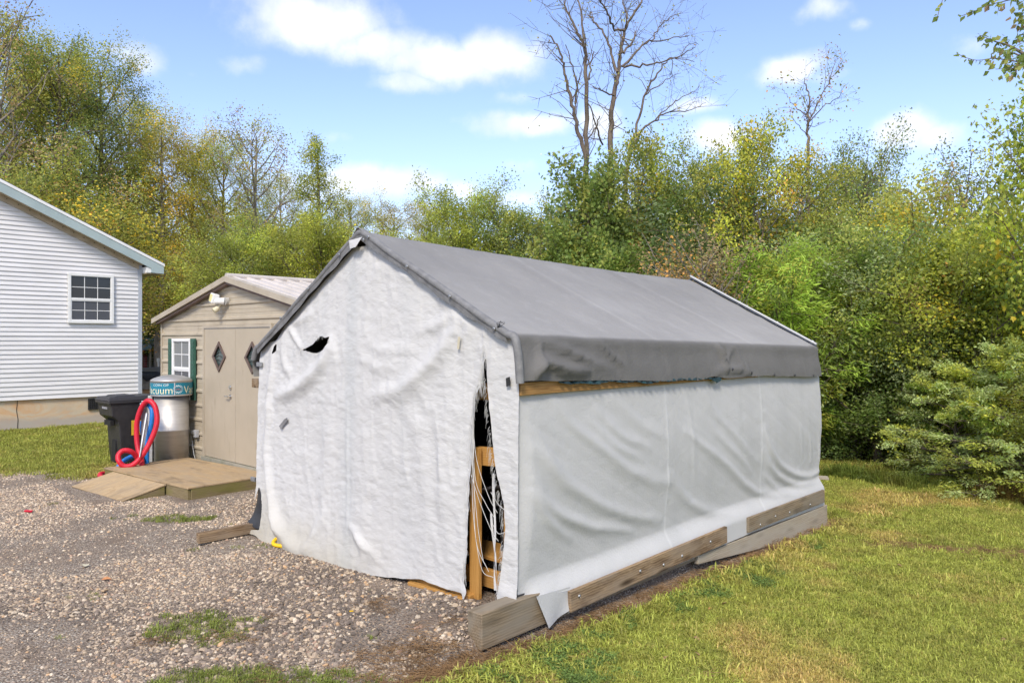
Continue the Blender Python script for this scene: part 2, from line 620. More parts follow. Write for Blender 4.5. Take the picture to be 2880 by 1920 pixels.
def mat_metal_tan(name, c1=(.46, .40, .305), c2=(.40, .345, .26), grime=(.16, .125, .095)):
    m, g_, bs, out = newmat(name)
    tcn = g_.n('ShaderNodeTexCoord')
    v = tcn.outputs['Object']
    n_a = g_.noise(v, 2.2, 5, .6)
    n_b = g_.noise(g_.mapping(v, scale=(1, 1, .25)), 5.0, 6, .7)
    c = g_.mixc(g_.ss(n_a, .35, .7), c1, c2)
    c = g_.mixc(g_.m('MULTIPLY', g_.ss(n_b, .58, .8), .6), c, grime)
    g_.link(c, bs.inputs['Base Color'])
    bs.inputs['Roughness'].default_value = .48
    bump(g_, bs, g_.noise(v, 14, 3), .06, .01)
    return m


M['shed_tan'] = mat_metal_tan('shed_tan')
M['shed_door'] = mat_metal_tan('shed_door', (.43, .37, .28), (.395, .34, .255), (.24, .185, .13))
M['shed_trim'] = mat_metal_tan('shed_trim', (.44, .385, .30), (.36, .31, .235), (.19, .145, .11))
M['shed_roof'] = mat_metal_tan('shed_roof', (.54, .49, .45), (.45, .41, .37), (.13, .11, .10))


def mat_fabric(name, c, dirt, crinkle, fine, cr_stretch, rough=.7, weave=True, patch=.25, creases=()):
    """woven polyethylene cloth; 'Col' on the mesh carries stains and seams as a multiplier"""
    m, g_, bs, out = newmat(name)
    tcn = g_.n('ShaderNodeTexCoord')
    v = tcn.outputs['Object']
    a = attr_color(g_)
    n_a = g_.noise(v, 1.7, 5, .6)
    n_s = g_.noise(g_.mapping(v, scale=(1, 1, .12)), 9.0, 3, .5)
    cc_ = g_.mixc(g_.m('MULTIPLY', g_.ss(n_a, .4, .75), patch), c, dirt)
    cc_ = g_.mixc(g_.m('MULTIPLY', g_.ss(n_s, .5, .8), patch), cc_, dirt)
    cc_ = g_.mixc(1.0, cc_, a.outputs['Color'], 'MULTIPLY')
    g_.link(cc_, bs.inputs['Base Color'])
    bs.inputs['Roughness'].default_value = rough
    bs.inputs['Specular IOR Level'].default_value = .3
    h1 = g_.noise(g_.mapping(v, scale=cr_stretch), 17.0, 3, .6, .5)
    h2 = g_.noise(g_.mapping(v, scale=tuple(s * 1.0 for s in cr_stretch)), 60.0, 2, .6, 0)
    nb = bump(g_, bs, h1, crinkle, .02)
    nb = bump(g_, bs, h2, fine, .008, nb)
    # sharp fold lines of a thin plastic weave
    for (sc1, st1, lc, stg) in creases:
        rn = g_.noise(g_.mapping(v, scale=st1, loc=lc), sc1, 3, .5, .8)
        ln_ = g_.ss(g_.m('ABSOLUTE', g_.m('SUBTRACT', rn, .5)), .0, .05)
        nb = bump(g_, bs, ln_, stg, .012, nb)
    return m


M['cloth_white'] = mat_fabric('cloth_white', (.55, .545, .535), (.50, .502, .496), .15, .24, (1, 1, 2.2), creases=((4.5, (1, .8, 1.7), (1, 4, 2), .10),))
M['cloth_side'] = mat_fabric('cloth_side', (.475, .475, .472), (.42, .425, .42), .07, .3, (1, 1, 1), patch=.5, creases=((1.5, (1, 1, 1.3), (3, 1, 2), .06),))
M['cloth_roof'] = mat_fabric('cloth_roof', (.238, .232, .223), (.285, .278, .268), .15, .35, (1, 1, 1), rough=.75, patch=.5, creases=((1.6, (1, 1, 1), (3, 1, 2), .10),))

# ------------------------------------------------------------------ lie of the land
TH = 0.807                                        # tent, shed and house share this heading
AX = Vector((math.cos(TH), math.sin(TH), 0))      # away to the right
BX = Vector((-math.sin(TH), math.cos(TH), 0))     # away to the left
TENT = Vector((0.033, 5.44, 0))                   # front right corner of the tent
SHED = Vector((-4.19, 11.6, 0))                   # middle of the shed's double door
HOUSE = Vector((-9.13, 18.8, 0))                  # right corner of the house's gable wall


def tent_xy(x, y):
    dx, dy = x - TENT.x, y - TENT.y
    return dx * AX.x + dy * AX.y, dx * BX.x + dy * BX.y


def ground_z(x, y):
    x = np.asarray(x, float)
    y = np.asarray(y, float)
    s = np.log1p(np.exp(np.clip((x + .2) * 1.4, -30, 30))) / 1.4
    z = 0.055 - 0.62 * (1 - np.exp(-s * 0.062))
    z = z + 0.08 * sst(y, 13, 18) * sst(-x, 4, 8)
    z = z + 1.6 * sst(y, 26, 70) * sst(-x, -6, 10)
    z = z + 0.012 * fbm(x * 1.3, y * 1.3, 5, 3)
    z = z - .03 * sst(x, -.6, .2)
    X, Y = tent_xy(x, y)                            # gravel bed held back by the tent's right-hand skid
    z = z + .125 * (1 - .6 * sst(Y, .3, 1.7)) * sst(X, -1.3, -.2) * sst(Y, -.06, .04) * sst(-X, -6.2, -5.4) * sst(-Y, -5, -4)
    return z


def masks(x, y):
    """gravel, straw / bare soil, dark stone, woodland floor, dry (yellow) grass"""
    x = np.asarray(x, float)
    y = np.asarray(y, float)
    n = fbm(x * 1.1, y * 1.1, 11, 4)
    n2 = fbm(x * 3.1, y * 3.1, 23, 3)
    X, Y = tent_xy(x, y)
    right = np.maximum(sst(-Y + .10 * n + .09 * n2, .20, .38), sst(X + .2 * n, 5.45, 5.7))               # lawn on the right of the tent
    left = sst(y + .55 * n + .25 * n2 + .12 * (x + 6), 11.2, 12.2) * sst(-x, 5.0, 5.6)
    back = sst(y + .5 * n, 16, 17)
    fore = sst(-(((x + 1.25) / .95) ** 2 + ((y - 4.5) / .38) ** 2) + .8 * n2 + .4 * n, -1.1, -.35)   # grass patch at the very front
    mid = sst(-(((x + 2.25) / .50) ** 2 + ((y - 5.45) / .42) ** 2) + 1.0 * n2 + .6 * n, -.8, .1) * .8
    far_ = sst(-(((x + 3.95) / .75) ** 2 + ((y - 8.75) / .28) ** 2) + .9 * n2, -.8, 0)
    patch = np.maximum(np.maximum(fore, mid), far_)
    lawn = np.maximum(np.maximum(right, left), back)
    gravel = (1 - lawn)
    straw = np.exp(-((Y + .19 + .07 * n) / .10) ** 2) * sst(X, -2.2, -1.2) * sst(-X, -6.4, -5.2) * (.70 + .8 * n2 + .3 * n)
    straw = np.maximum(straw, .9 * np.exp(-(((x - 4.9) / 1.2) ** 2 + ((y - 8.1 + .12 * (x - 4.9)) / .16) ** 2)) + .4 * n2 * np.exp(-(((x - 4.9) / 1.3) ** 2 + ((y - 8.1) / .3) ** 2)))
    straw = np.maximum(straw, .8 * sst(-(((x - 4.3) / .35) ** 2 + ((y - 9.2) / .5) ** 2) + n2, -.6, .3))
    straw = np.maximum(straw, .75 * sst(-(((x + 9.5) / 3.2) ** 2 + ((y - 17.4) / .9) ** 2) + .6 * n2, -.8, .1))
    straw = np.clip(straw, 0, 1)
    dark = sst(-(((x + 1.2) / 1.9) ** 2 + ((y - 6.0) / 1.5) ** 2) + 1.1 * n, -1.0, .3)
    dark = np.maximum(dark, sst(-(((x + 3.6) / 1.4) ** 2 + ((y - 5.7) / .5) ** 2) + 1.1 * n2, -.9, .5) * .8)
    wood = np.maximum(sst(.95 * (y - 14.1) + .62 * (x - 5.0) + .5 * n, -.35, .45) * sst(x, -2.5, -.5), sst(y, 24, 27) * sst(-x, -3, 4))
    dry = sst(.8 * n + .5 * n2 + .75 * fbm(x * .55, y * .55, 3, 3) + .75 * np.exp(-(((x - 1.8) / 1.3) ** 2 + ((y - 4.9) / .7) ** 2)), .0, .8)
    return gravel, straw, dark, wood, dry, patch


def axis_coords(lo, hi, step, far_lo, far_hi, grow=1.22):
    c = list(np.arange(lo, hi + step * .5, step))
    s, a = step, lo
    while a > far_lo:
        s *= grow
        a -= s
        c.insert(0, a)
    s, a = step, hi
    while a < far_hi:
        s *= grow
        a += s
        c.append(a)
    return np.array(c)


gx = axis_coords(-9, 8, .1, -700, 700)
gy = axis_coords(3.4, 15, .1, -250, 1400)
GX, GY = np.meshgrid(gx, gy)
GZ = ground_z(GX, GY)
nxg, nyg = len(gx), len(gy)
idx = np.arange(nxg * nyg).reshape(nyg, nxg)
quads = np.stack([idx[:-1, :-1].ravel(), idx[:-1, 1:].ravel(), idx[1:, 1:].ravel(), idx[1:, :-1].ravel()], 1)
me = np_mesh('ground', np.stack([GX.ravel(), GY.ravel(), GZ.ravel()], 1), quads, True)
mk = masks(GX.ravel(), GY.ravel())
for nm, arr in zip(('gravel', 'straw', 'dark', 'wood', 'dry'), mk[:5]):
    at_ = me.attributes.new(nm, 'FLOAT', 'POINT')
    at_.data.foreach_set('value', np.ascontiguousarray(arr, dtype=np.float32))


def mat_ground():
    m, g_, bs, out = newmat('ground')
    geo = g_.n('ShaderNodeNewGeometry')
    v = geo.outputs['Position']

    def fa(nm):
        return attr_color(g_, nm).outputs['Fac']
    vo = g_.n('ShaderNodeTexVoronoi')
    g_.link(v, vo.inputs['Vector'])
    vo.inputs['Scale'].default_value = 62.0
    vo.inputs['Randomness'].default_value = 1.0
    wn = g_.n('ShaderNodeTexWhiteNoise', noise_dimensions='3D')
    g_.link(vo.outputs['Color'], wn.inputs['Vector'])
    stone = g_.ramp(wn.outputs['Value'], [(0, (.09, .08, .075)), (.25, (.19, .165, .145)), (.55, (.34, .295, .24)), (.8, (.47, .41, .33)), (1, (.58, .52, .44))])
    stone_d = g_.ramp(wn.outputs['Value'], [(0, (.05, .046, .044)), (.5, (.11, .10, .092)), (.85, (.2, .18, .16)), (1, (.42, .37, .30))])
    st = g_.mixc(fa('dark'), stone, stone_d)
    soil = g_.mixc(g_.ss(g_.noise(v, 5, 5), .35, .7), (.27, .21, .16), (.19, .145, .11))
    st = g_.mixc(g_.ss(vo.outputs['Distance'], .36, .62), st, soil)
    st = g_.mixc(g_.m('MULTIPLY', g_.ss(g_.noise(v, 1.3, 6, .65), .46, .68), .85), st, soil)
    gn = g_.noise(v, 38, 4, .7)
    green = g_.mixc(g_.ss(gn, .35, .68), (.19, .19, .04), (.29, .265, .07))
    dryc = g_.mixc(g_.ss(gn, .35, .68), (.34, .265, .10), (.44, .35, .16))
    lawn = g_.mixc(fa('dry'), green, dryc)
    c = g_.mixc(fa('gravel'), lawn, st)
    needles = g_.noise(g_.mapping(v, scale=(1, 3, 1), rot=(0, 0, .7)), 40, 4, .7)
    strawc = g_.mixc(g_.ss(needles, .35, .65), (.36, .25, .145), (.19, .125, .08))
    c = g_.mixc(fa('straw'), c, strawc)
    litter = g_.mixc(g_.ss(gn, .3, .7), (.085, .06, .038), (.16, .10, .055))
    c = g_.mixc(fa('wood'), c, litter)
    g_.link(c, bs.inputs['Base Color'])
    bs.inputs['Roughness'].default_value = .95
    bs.inputs['Specular IOR Level'].default_value = .15
    h = g_.m('SUBTRACT', 1.0, vo.outputs['Distance'])
    nb = bump(g_, bs, h, .7, .02)
    bump(g_, bs, gn, .5, .03, nb)
    return m


ground = link_mesh('ground', me, None, mat_ground())
tag(ground, 'gravel drive running into mown lawn and woodland floor', 'ground', None, 'structure')

# ------------------------------------------------------------------ house: gable end on the far left
hs = thing('house', HOUSE, TH, 'white house with lapped siding and pale blue-green rake board', 'house')
Z_SB, RS = 0.78, 0.456                             # bottom of the siding, slope of the roof
RIDGE_X = -5.6


def soffit_z(x):                                   # underside of the rake where the wall meets it
    return 3.95 - RS * (x if x > RIDGE_X else 2 * RIDGE_X - x)


m = MB()
m.prism([(-11.2, Z_SB), (-.06, Z_SB), (-.06, 3.93), (RIDGE_X, soffit_z(RIDGE_X) - .02), (-11.2, 3.93)], 1, .02, .16)
hw = m.build('wall', M['siding'], hs)
MB().box(-.16, -.02, .165, 9.5, Z_SB, 3.93).build('side_wall', M['siding'], hs)
LAP = .1016
k = 0
while True:
    z0 = Z_SB + k * LAP
    z1 = z0 + LAP
    if z0 > soffit_z(-3.9):
        break
    xr = -.072
    x_top = min(xr, -(z1 - 3.95) / RS) if z1 > 3.95 else xr
    x_bot = min(xr, -(z0 - 3.95) / RS) if z0 > 3.95 else xr
    jx = random.uniform(-.002, .002)
    pts = []
    for zz, (yo, yi) in ((z0, (-.026, .014)), (z1 + .004, (-.003, .012))):
        xe = x_bot if zz == z0 else x_top
        pts += [(-7.0, yo + jx, zz), (xe, yo + jx, zz), (-7.0, yi, zz), (xe, yi, zz)]
    MB().hexa(pts).build('siding_board', M['siding'], hw)
    k += 1
mm_corner = mat_plain('corner_trim', (.45, .48, .53), (.41, .44, .49), 3, .5)
MB().box(-.07, .02, -.036, .0145, Z_SB - .01, 3.97).build('corner_post', mm_corner, hs, .004)
MB().box(.0, .019, .015, .10, Z_SB - .01, 3.96).build('corner_return', mm_corner, hs)
fd = MB().box(-11.1, -.05, .03, .25, -.5, Z_SB - .004).build('foundation', M['concrete'], hs)
MB().box(-.25, -.06, .26, 9.4, -.5, Z_SB - .004).build('foundation', M['concrete'], hs)
MB().tube([(-2.62, .026, .0), (-2.6, .026, .35), (-2.63, .026, .55), (-2.61, .026, .77)], .006, 5).build('crack', M['dark'], fd)
vt = MB().box(-1.18, -.80, .0, .028, .47, .735).build('vent', M['dark'], hs)
mv = MB()
for i in range(8):
    mv.box(-1.16 + i * .045, -1.15 + i * .045, -.008, -.001, .49, .715)
mv.box(-1.18, -.80, -.012, -.001, .715, .735).box(-1.18, -.80, -.012, -.001, .47, .49)
for i in range(5):
    mv.box(-1.16, -.82, -.007, -.0015, .52 + i * .04, .526 + i * .04)
mv.build('vent_grille', M['dark_metal'], vt)


def top_z(x):
    return 3.99 + RS * (.43 - x)


rf = MB()
OH = -.30
xs = (.43, RIDGE_X)
rf.hexa([(.43, OH, top_z(.43) - .10), (RIDGE_X, OH, top_z(RIDGE_X) - .10), (.43, 10, top_z(.43) - .10), (RIDGE_X, 10, top_z(RIDGE_X) - .10),
         (.43, OH, top_z(.43) - .012), (RIDGE_X, OH, top_z(RIDGE_X) - .012), (.43, 10, top_z(.43) - .012), (RIDGE_X, 10, top_z(RIDGE_X) - .012)])
xl = 2 * RIDGE_X - .43
rf.hexa([(RIDGE_X - .01, OH, top_z(RIDGE_X) - .10), (xl, OH, top_z(.43) - .10), (RIDGE_X - .01, 10, top_z(RIDGE_X) - .10), (xl, 10, top_z(.43) - .10),
         (RIDGE_X - .01, OH, top_z(RIDGE_X) - .012), (xl, OH, top_z(.43) - .012), (RIDGE_X - .01, 10, top_z(RIDGE_X) - .012), (xl, 10, top_z(.43) - .012)])
roof = rf.build('roof', M['shingle'], hs)


def rake(name, mat, y0, y1, d0, d1, xa, xb, parent, bev=0.0):
    """sloping strip between d0 and d1 below the roof line"""
    mb = MB()
    mb.hexa([(xa, y0, top_z(xa) - d1), (xb, y0, top_z(xb) - d1), (xa, y1, top_z(xa) - d1), (xb, y1, top_z(xb) - d1),
             (xa, y0, top_z(xa) - d0), (xb, y0, top_z(xb) - d0), (xa, y1, top_z(xa) - d0), (xb, y1, top_z(xb) - d0)])
    return mb.build(name, mat, parent, bev)


rake('drip_edge', M['white_paint'], OH - .035, OH - .001, -.004, .062, RIDGE_X, .445, roof)
rake('shingle_edge', M['shingle'], OH - .03, OH + .3, -.018, -.005, RIDGE_X, .45, roof)
mf = MB()
mf.prism([(RIDGE_X, top_z(RIDGE_X) - .065), (.43, top_z(.43) - .065), (.43, top_z(.43) - .25), (.13, top_z(.43) - .235), (.13, top_z(.13) - .27), (RIDGE_X, top_z(RIDGE_X) - .27)], 1, OH - .022, OH - .002)
mf.build('rake_board', M['fascia'], roof)
mf = MB()
mf.hexa([(.0, OH + .001, top_z(.0) - .245), (RIDGE_X, OH + .001, top_z(RIDGE_X) - .245), (.0, -.03, top_z(.0) - .245), (RIDGE_X, -.03, top_z(RIDGE_X) - .245),
         (.0, OH + .001, top_z(.0) - .235), (RIDGE_X, OH + .001, top_z(RIDGE_X) - .235), (.0, -.03, top_z(.0) - .235), (RIDGE_X, -.03, top_z(RIDGE_X) - .235)])
so = mf.build('soffit', M['soffit'], roof)
mf = MB()
mf.hexa([(-.06, -.054, top_z(-.06) - .375), (RIDGE_X, -.054, top_z(RIDGE_X) - .375), (-.06, -.028, top_z(-.06) - .375), (RIDGE_X, -.028, top_z(RIDGE_X) - .375),
         (-.06, -.054, top_z(-.06) - .247), (RIDGE_X, -.054, top_z(RIDGE_X) - .247), (-.06, -.028, top_z(-.06) - .247), (RIDGE_X, -.028, top_z(RIDGE_X) - .247)])
mf.build('frieze_board', M['soffit'], roof)
for i in range(22):
    xx = -.2 - i * .22
    MB().box(xx, xx + .018, -.0575, -.0545, top_z(xx) - .295, top_z(xx) - .275).build('soffit_vent', M['dark'], roof)
MB().box(.025, .13, OH + .0, .4, top_z(.43) - .24, top_z(.43) - .10).build('eave_box', M['white_paint'], roof)
MB().box(.025, .42, OH + .02, 9.4, top_z(.43) - .262, top_z(.43) - .245).build('eave_soffit', M['soffit'], roof)
MB().box(.40, .43, OH + .02, 9.6, top_z(.43) - .24, top_z(.43) - .11).build('eave_fascia', M['fascia'], roof)


def window(parent, name, x0, x1, z0, z1, y, cols, rows, fr, frame_m, up_glass, low_glass, mid=.52, axis='x', proud=.03):
    """double-hung window; local x across, y is the wall face, -y outwards"""
    zm = z0 + (z1 - z0) * (1 - mid)
    w_ = MB()
    w_.box(x0, x1, y - proud, y, z1 - fr, z1).box(x0, x1, y - proud - .006, y, z0, z0 + fr)
    w_.box(x0, x0 + fr, y - proud + .002, y, z0 + fr, z1 - fr).box(x1 - fr, x1, y - proud + .002, y, z0 + fr, z1 - fr)
    wo_ = w_.build(name, frame_m, parent, .003)
    r_ = MB().box(x0 + fr, x1 - fr, y - proud + .006, y - .002, zm - .02, zm + .02).build('meeting_rail', frame_m, wo_, .002)
    for (a, b, gl, sash) in ((zm + .02, z1 - fr, up_glass, 0), (z0 + fr, zm - .02, low_glass, 1)):
        s = .022 if sash else .010
        X0, X1, Z0, Z1 = x0 + fr + s, x1 - fr - s, a + s, b - s
        sb = MB()
        yy = y - proud + .012
        sb.box(X0 - s, X1 + s, yy, y - .004, Z0 - s, Z0).box(X0 - s, X1 + s, yy, y - .004, Z1, Z1 + s)
        sb.box(X0 - s, X0, yy + .001, y - .004, Z0, Z1).box(X1, X1 + s, yy + .001, y - .004, Z0, Z1)
        sb.build('sash', frame_m, wo_)
        bw = .014
        for i in range(cols):
            for j in range(rows):
                pa, pb = X0 + (X1 - X0) * i / cols, X0 + (X1 - X0) * (i + 1) / cols
                qa, qb = Z0 + (Z1 - Z0) * j / rows, Z0 + (Z1 - Z0) * (j + 1) / rows
                MB().box(pa + .001, pb - .001, y - .012, y - .008, qa + .001, qb - .001).build('pane', gl, wo_)
        for i in range(1, cols):
            c_ = X0 + (X1 - X0) * i / cols
            MB().box(c_ - bw / 2, c_ + bw / 2, y - .017, y - .013, Z0, Z1).build('muntin', frame_m, wo_)
        for j in range(1, rows):
            c_ = Z0 + (Z1 - Z0) * j / rows
            MB().box(X0, X1, y - .0185, y - .0145, c_ - bw / 2, c_ + bw / 2).build('muntin', frame_m, wo_)
    return wo_


window(hs, 'window', -1.63, -.64, 2.50, 3.66, -.030, 3, 2, .062, M['white_paint'], M['glass'], M['glass_screen'], .52, 'x', .045)

# ------------------------------------------------------------------ metal shed with double doors
sh = thing('metal_shed', SHED, TH, 'tan ribbed metal shed with double doors and dark green shutters', 'shed')
YL, YR, YC = 2.73, -2.5, .11
ZE, ZRG = 2.47, 3.03
SL = (ZRG - ZE) / (YL - YC)


def shed_top(y):
    return ZRG - SL * abs(y - YC) - .02


def ribbed(name, z0, z1, ext, mat, parent, phase=.0):
    """pressed sheet: strips of profile along z, each running between ext(z) along local y; ribs stand out towards -x"""
    prof = []
    P = .232
    z = z0
    zs = [z0]
    k0 = int((z0 - phase) / P) - 1
    for k_ in range(k0, k0 + 20):
        c_ = phase + k_ * P
        for off, ht in ((-.036, 0), (-.016, -.022), (.016, -.022), (.030, 0), (.077, 0), (.083, -.004), (.089, 0), (.135, 0), (.141, -.004), (.147, 0)):
            zz = c_ + off
            if z0 < zz < z1:
                prof.append((zz, ht))
    prof = [(z0, 0)] + prof + [(z1, 0)]
    vv, ff = [], []
    for zz, ht in prof:
        a, b = ext(zz)
        vv += [(ht, a, zz), (ht, b, zz)]
    for i in range(len(prof) - 1):
        ff.append((2 * i, 2 * i + 1, 2 * i + 3, 2 * i + 2))
    return MB().add(vv, ff).build(name, mat, parent)


PH = .116
swl = MB().box(.03, .12, YR + .01, YL - .01, .0, ZE - .02).build('wall_frame', M['dark'], sh)
ribbed('wall_panel', .03, 2.33, lambda z: (1.075, YL), M['shed_tan'], sh, PH)
ribbed('wall_panel', .03, 2.33, lambda z: (YR, -1.125), M['shed_tan'], sh, PH)


def gext(z):
    if z <= ZE - .02:
        return (YR, YL)
    h_ = (ZRG - .02 - z) / SL
    return (YC - h_, YC + h_)


ribbed('gable_panel', 2.332, ZRG - .03, gext, M['shed_tan'], sh, PH)
MB().box(-.028, .05, YL - .012, YL + .03, .0, ZE - .03).build('corner_trim', M['shed_trim'], sh, .004)
MB().box(.0, 6.0, YL - .01, YL + .0, .0, ZE - .02).build('side_wall', M['shed_tan'], sh)
MB().box(.0, 6.0, YR, YR + .01, .0, ZE - .02).build('side_wall', M['shed_tan'], sh)
MB().box(5.95, 6.0, YR + .02, YL - .02, .0, ZE - .02).build('back_wall', M['shed_tan'], sh)
# roof: two ribbed sheets, ribs running down the slope
for s in (1, -1):
    yo = (YL - YC + .14)
    mb = MB()
    prof = []
    x = -.10
    while x < 6.15:
        for off, ht in ((0, .0), (.075, .0), (.095, .028), (.115, .028), (.135, 0)):
            if x + off <= 6.2:
                prof.append((x + off, ht))
        x += .2286
    vv, ff = [], []
    for (xx, ht) in prof:
        vv += [(xx, YC, ZRG + .03 + ht), (xx, YC + s * yo, ZRG + .03 + ht - SL * yo)]
    for i in range(len(prof) - 1):
        ff.append((2 * i, 2 * i + 1, 2 * i + 3, 2 * i + 2))
    ro = mb.add(vv, ff).build('roof', M['shed_roof'], sh)
    # rake trim
    tb = MB()
    e = YC + s * (yo + .03)
    za, zb = ZRG + .045, ZRG + .045 - SL * (yo + .03)
    tb.hexa([(-.135, YC, za - .085), (-.135, e, zb - .085), (-.02, YC, za - .085), (-.02, e, zb - .085), (-.135, YC, za), (-.135, e, zb), (-.02, YC, za), (-.02, e, zb)])
    tb.build('rake_trim', M['shed_trim'], ro)
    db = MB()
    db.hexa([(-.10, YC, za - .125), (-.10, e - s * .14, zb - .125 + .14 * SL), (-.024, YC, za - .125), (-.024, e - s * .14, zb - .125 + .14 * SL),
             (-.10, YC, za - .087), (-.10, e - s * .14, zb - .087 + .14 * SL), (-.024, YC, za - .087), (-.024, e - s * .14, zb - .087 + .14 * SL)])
    db.build('rake_shade_strip', mat_plain('rake_shade_paint', (.16, .105, .085), (.12, .08, .065), 5, .6), ro)  # dark strip standing in for the shade under the rake trim
MB().tube([(-.1, YC, ZRG + .045), (6.15, YC, ZRG + .045)], .05, 8).build('ridge_cap', M['shed_roof'], sh)
# doors
DT, DB = 2.285, .255
fr = MB().box(-.035, .0, 1.03, 1.075, .1, DT + .05).box(-.035, .0, -1.125, -1.08, .1, DT + .05).box(-.034, .0, -1.08, 1.03, DT + .008, DT + .05)
fr.build('door_frame', M['shed_trim'], sh, .003)
MB().box(-.03, -.001, -1.08, 1.03, DT - .0, DT + .0075).build('drip_rail', M['galv'], sh)
for (y0, y1, dy) in ((-.03, 1.026, .50), (-1.077, -.036, -.565)):
    dl = MB()
    hw_, hh = .215, .225
    zc = 1.845
    # leaf with a diamond opening: eight pieces round the opening
    o4 = [(dy - hw_, zc), (dy, zc + hh), (dy + hw_, zc), (dy, zc - hh)]
    ring = [(y0, DB), (y1, DB), (y1, DT), (y0, DT)]
    for X_ in (-.022, .012):
        vv = [(X_, a, b) for a, b in ((y0, DB), (dy, DB), (y1, DB), (y1, zc), (y1, DT), (dy, DT), (y0, DT), (y0, zc))] + [(X_, a, b) for a, b in o4]
        dl.add(vv, [(0, 1, 11, 8, 7), (1, 2, 3, 10, 11), (3, 4, 5, 9, 10), (5, 6, 7, 8, 9)])
    for (a, b), (c_, d_) in zip(ring, ring[1:] + ring[:1]):
        dl.add([(-.022, a, b), (-.022, c_, d_), (.012, c_, d_), (.012, a, b)], [(0, 1, 2, 3)])
    lf = dl.build('door', M['shed_door'], sh)
    # diamond window frame
    fm = MB()
    for sc0, sc1, xa, xb in ((1.06, .80, -.042, -.023),):
        pa = [(dy + (a - dy) * sc0, zc + (b - zc) * sc0) for a, b in o4]
        pb = [(dy + (a - dy) * sc1, zc + (b - zc) * sc1) for a, b in o4]
        for i in range(4):
            j = (i + 1) % 4
            fm.hexa([(xa, *pa[i]), (xa, *pa[j]), (xb, *pa[i]), (xb, *pa[j]), (xa, *pb[i]), (xa, *pb[j]), (xb, *pb[i]), (xb, *pb[j])])
    fm.build('diamond_frame', mat_plain('diamond_frame', (.105, .07, .058), (.14, .10, .085), 8, .5), lf)
    MB().add([(-.008, a, b) for a, b in o4], [(0, 1, 2, 3)]).build('pane', M['glass_diamond'], lf)
    cm = MB()
    for q in range(5):
        zz = zc - .12 + q * .06
        w_ = .19 * (1 - abs(zz - zc) / .225)
        pts = [(-.012, dy + w_ * (t_ / 6 * 2 - 1), zz + .014 * math.sin(t_ * 1.6 + q)) for t_ in range(7)]
        cm.tube(pts, .0045, 5)
    cm.build('leading', M['dark_metal'], lf)
    if y1 > 0:
        dk = MB()
        dk.tube([(-.022, .115, 1.385), (-.038, .115, 1.385)], .034, 14).tube([(-.038, .115, 1.385), (-.052, .115, 1.385)], .022, 12)
        dk.build('deadbolt', M['chrome'], lf)
        dk = MB()
        dk.tube([(-.022, .115, 1.245), (-.036, .115, 1.245)], .034, 14).tube([(-.036, .115, 1.245), (-.075, .115, 1.245)], .012, 8)
        dk.tube([(-.072, .11, 1.245), (-.076, .17, 1.247), (-.07, .225, 1.243)], .011, 8)
        dk.build('lever_handle', M['chrome'], lf)
MB().box(-.06, .02, -1.12, 1.07, .10, .245).build('threshold', mat_plain('threshold', (.33, .31, .25), (.24, .235, .17), 5, .7), sh)
# window, turned so that its face looks out of the shed front
wsh = window(sh, 'window', -2.2, -1.48, 1.12, 2.13, -.022, 2, 2, .045, M['white_paint'], M['glass_shed'], M['glass_screen'], .50, 'x', .04)
wsh.rotation_euler = (0, 0, R(-90))               # its x runs along -y of the shed
wsh.location = (-.005, 0, 0)
for (a, b) in ((2.205, 2.365), (1.325, 1.475)):
    sm = MB().box(-.058, -.023, a, b, 1.12, 2.13)
    so_ = sm.build('shutter', M['green_shutter'], sh, .004)
    for i in range(14):
        zz = 1.17 + i * .067
        MB().box(-.066, -.0585, a + .02, b - .02, zz, zz + .045).build('louvre', M['green_shutter'], so_)
# twin-head flood light with sensor
fl = bpy.data.objects.new('flood_light', None)
col.objects.link(fl)
fl.parent = sh
fl.location = (-.03, .24, 2.70)
MB().tube([(.02, 0, 0), (-.03, 0, 0)], .062, 18).build('mount_plate', mat_plain('grey_plastic', (.45, .44, .42), (.38, .37, .35), 6, .5), fl)
MB().tube([(-.03, .02, 0), (-.10, .05, .0), (-.13, .10, -.005)], [.055, .05, .03], 14).build('swivel', M['white_paint'], fl)
hd = MB().box(-.20, -.10, .08, .31, -.085, .065).build('lamp_head', M['white_paint'], fl, .012)
hd.rotation_euler = (R(8), R(12), R(-14))
led = MB().box(-.206, -.2005, .105, .285, -.065, .045).build('led_panel', mat_plain('led_yellow', (.80, .72, .30), (.74, .66, .26), 20, .4), fl)
led.rotation_euler = hd.rotation_euler
MB().tube([(-.06, .09, -.05), (-.08, .11, -.11)], .018, 8).tube([(-.07, .13, -.10), (-.14, .14, -.15)], [.04, .045], 10).build('sensor', mat_plain('cream_plastic', (.66, .60, .42), (.6, .55, .4), 6, .5), fl)
ob = bpy.data.objects.new('outlet_box', None)
col.objects.link(ob)
ob.parent = sh
ob.location = (-.02, 1.27, .585)
MB().box(-.055, .0, -.045, .045, -.06, .06).build('box', mat_plain('outlet_grey', (.42, .43, .45), (.35, .36, .38), 6, .5), ob, .006)
MB().box(-.07, -.0555, .01, .12, -.012, .05).build('open_cover', M['galv'], ob, .004)
MB().tube(spline([(-.04, .05, 0), (-.05, .12, -.04), (-.03, .14, -.16), (-.04, .06, -.34), (-.03, -.03, -.50)], 6), .006, 6).build('cord', M['galv'], ob)

# ------------------------------------------------------------------ plywood landing and ramp in front of the shed doors
lp = thing('wooden_landing', SHED - AX * 1.36 + Vector((0, 0, 0)), TH + R(4.5), 'low plywood landing platform in front of the shed double doors', 'platform')
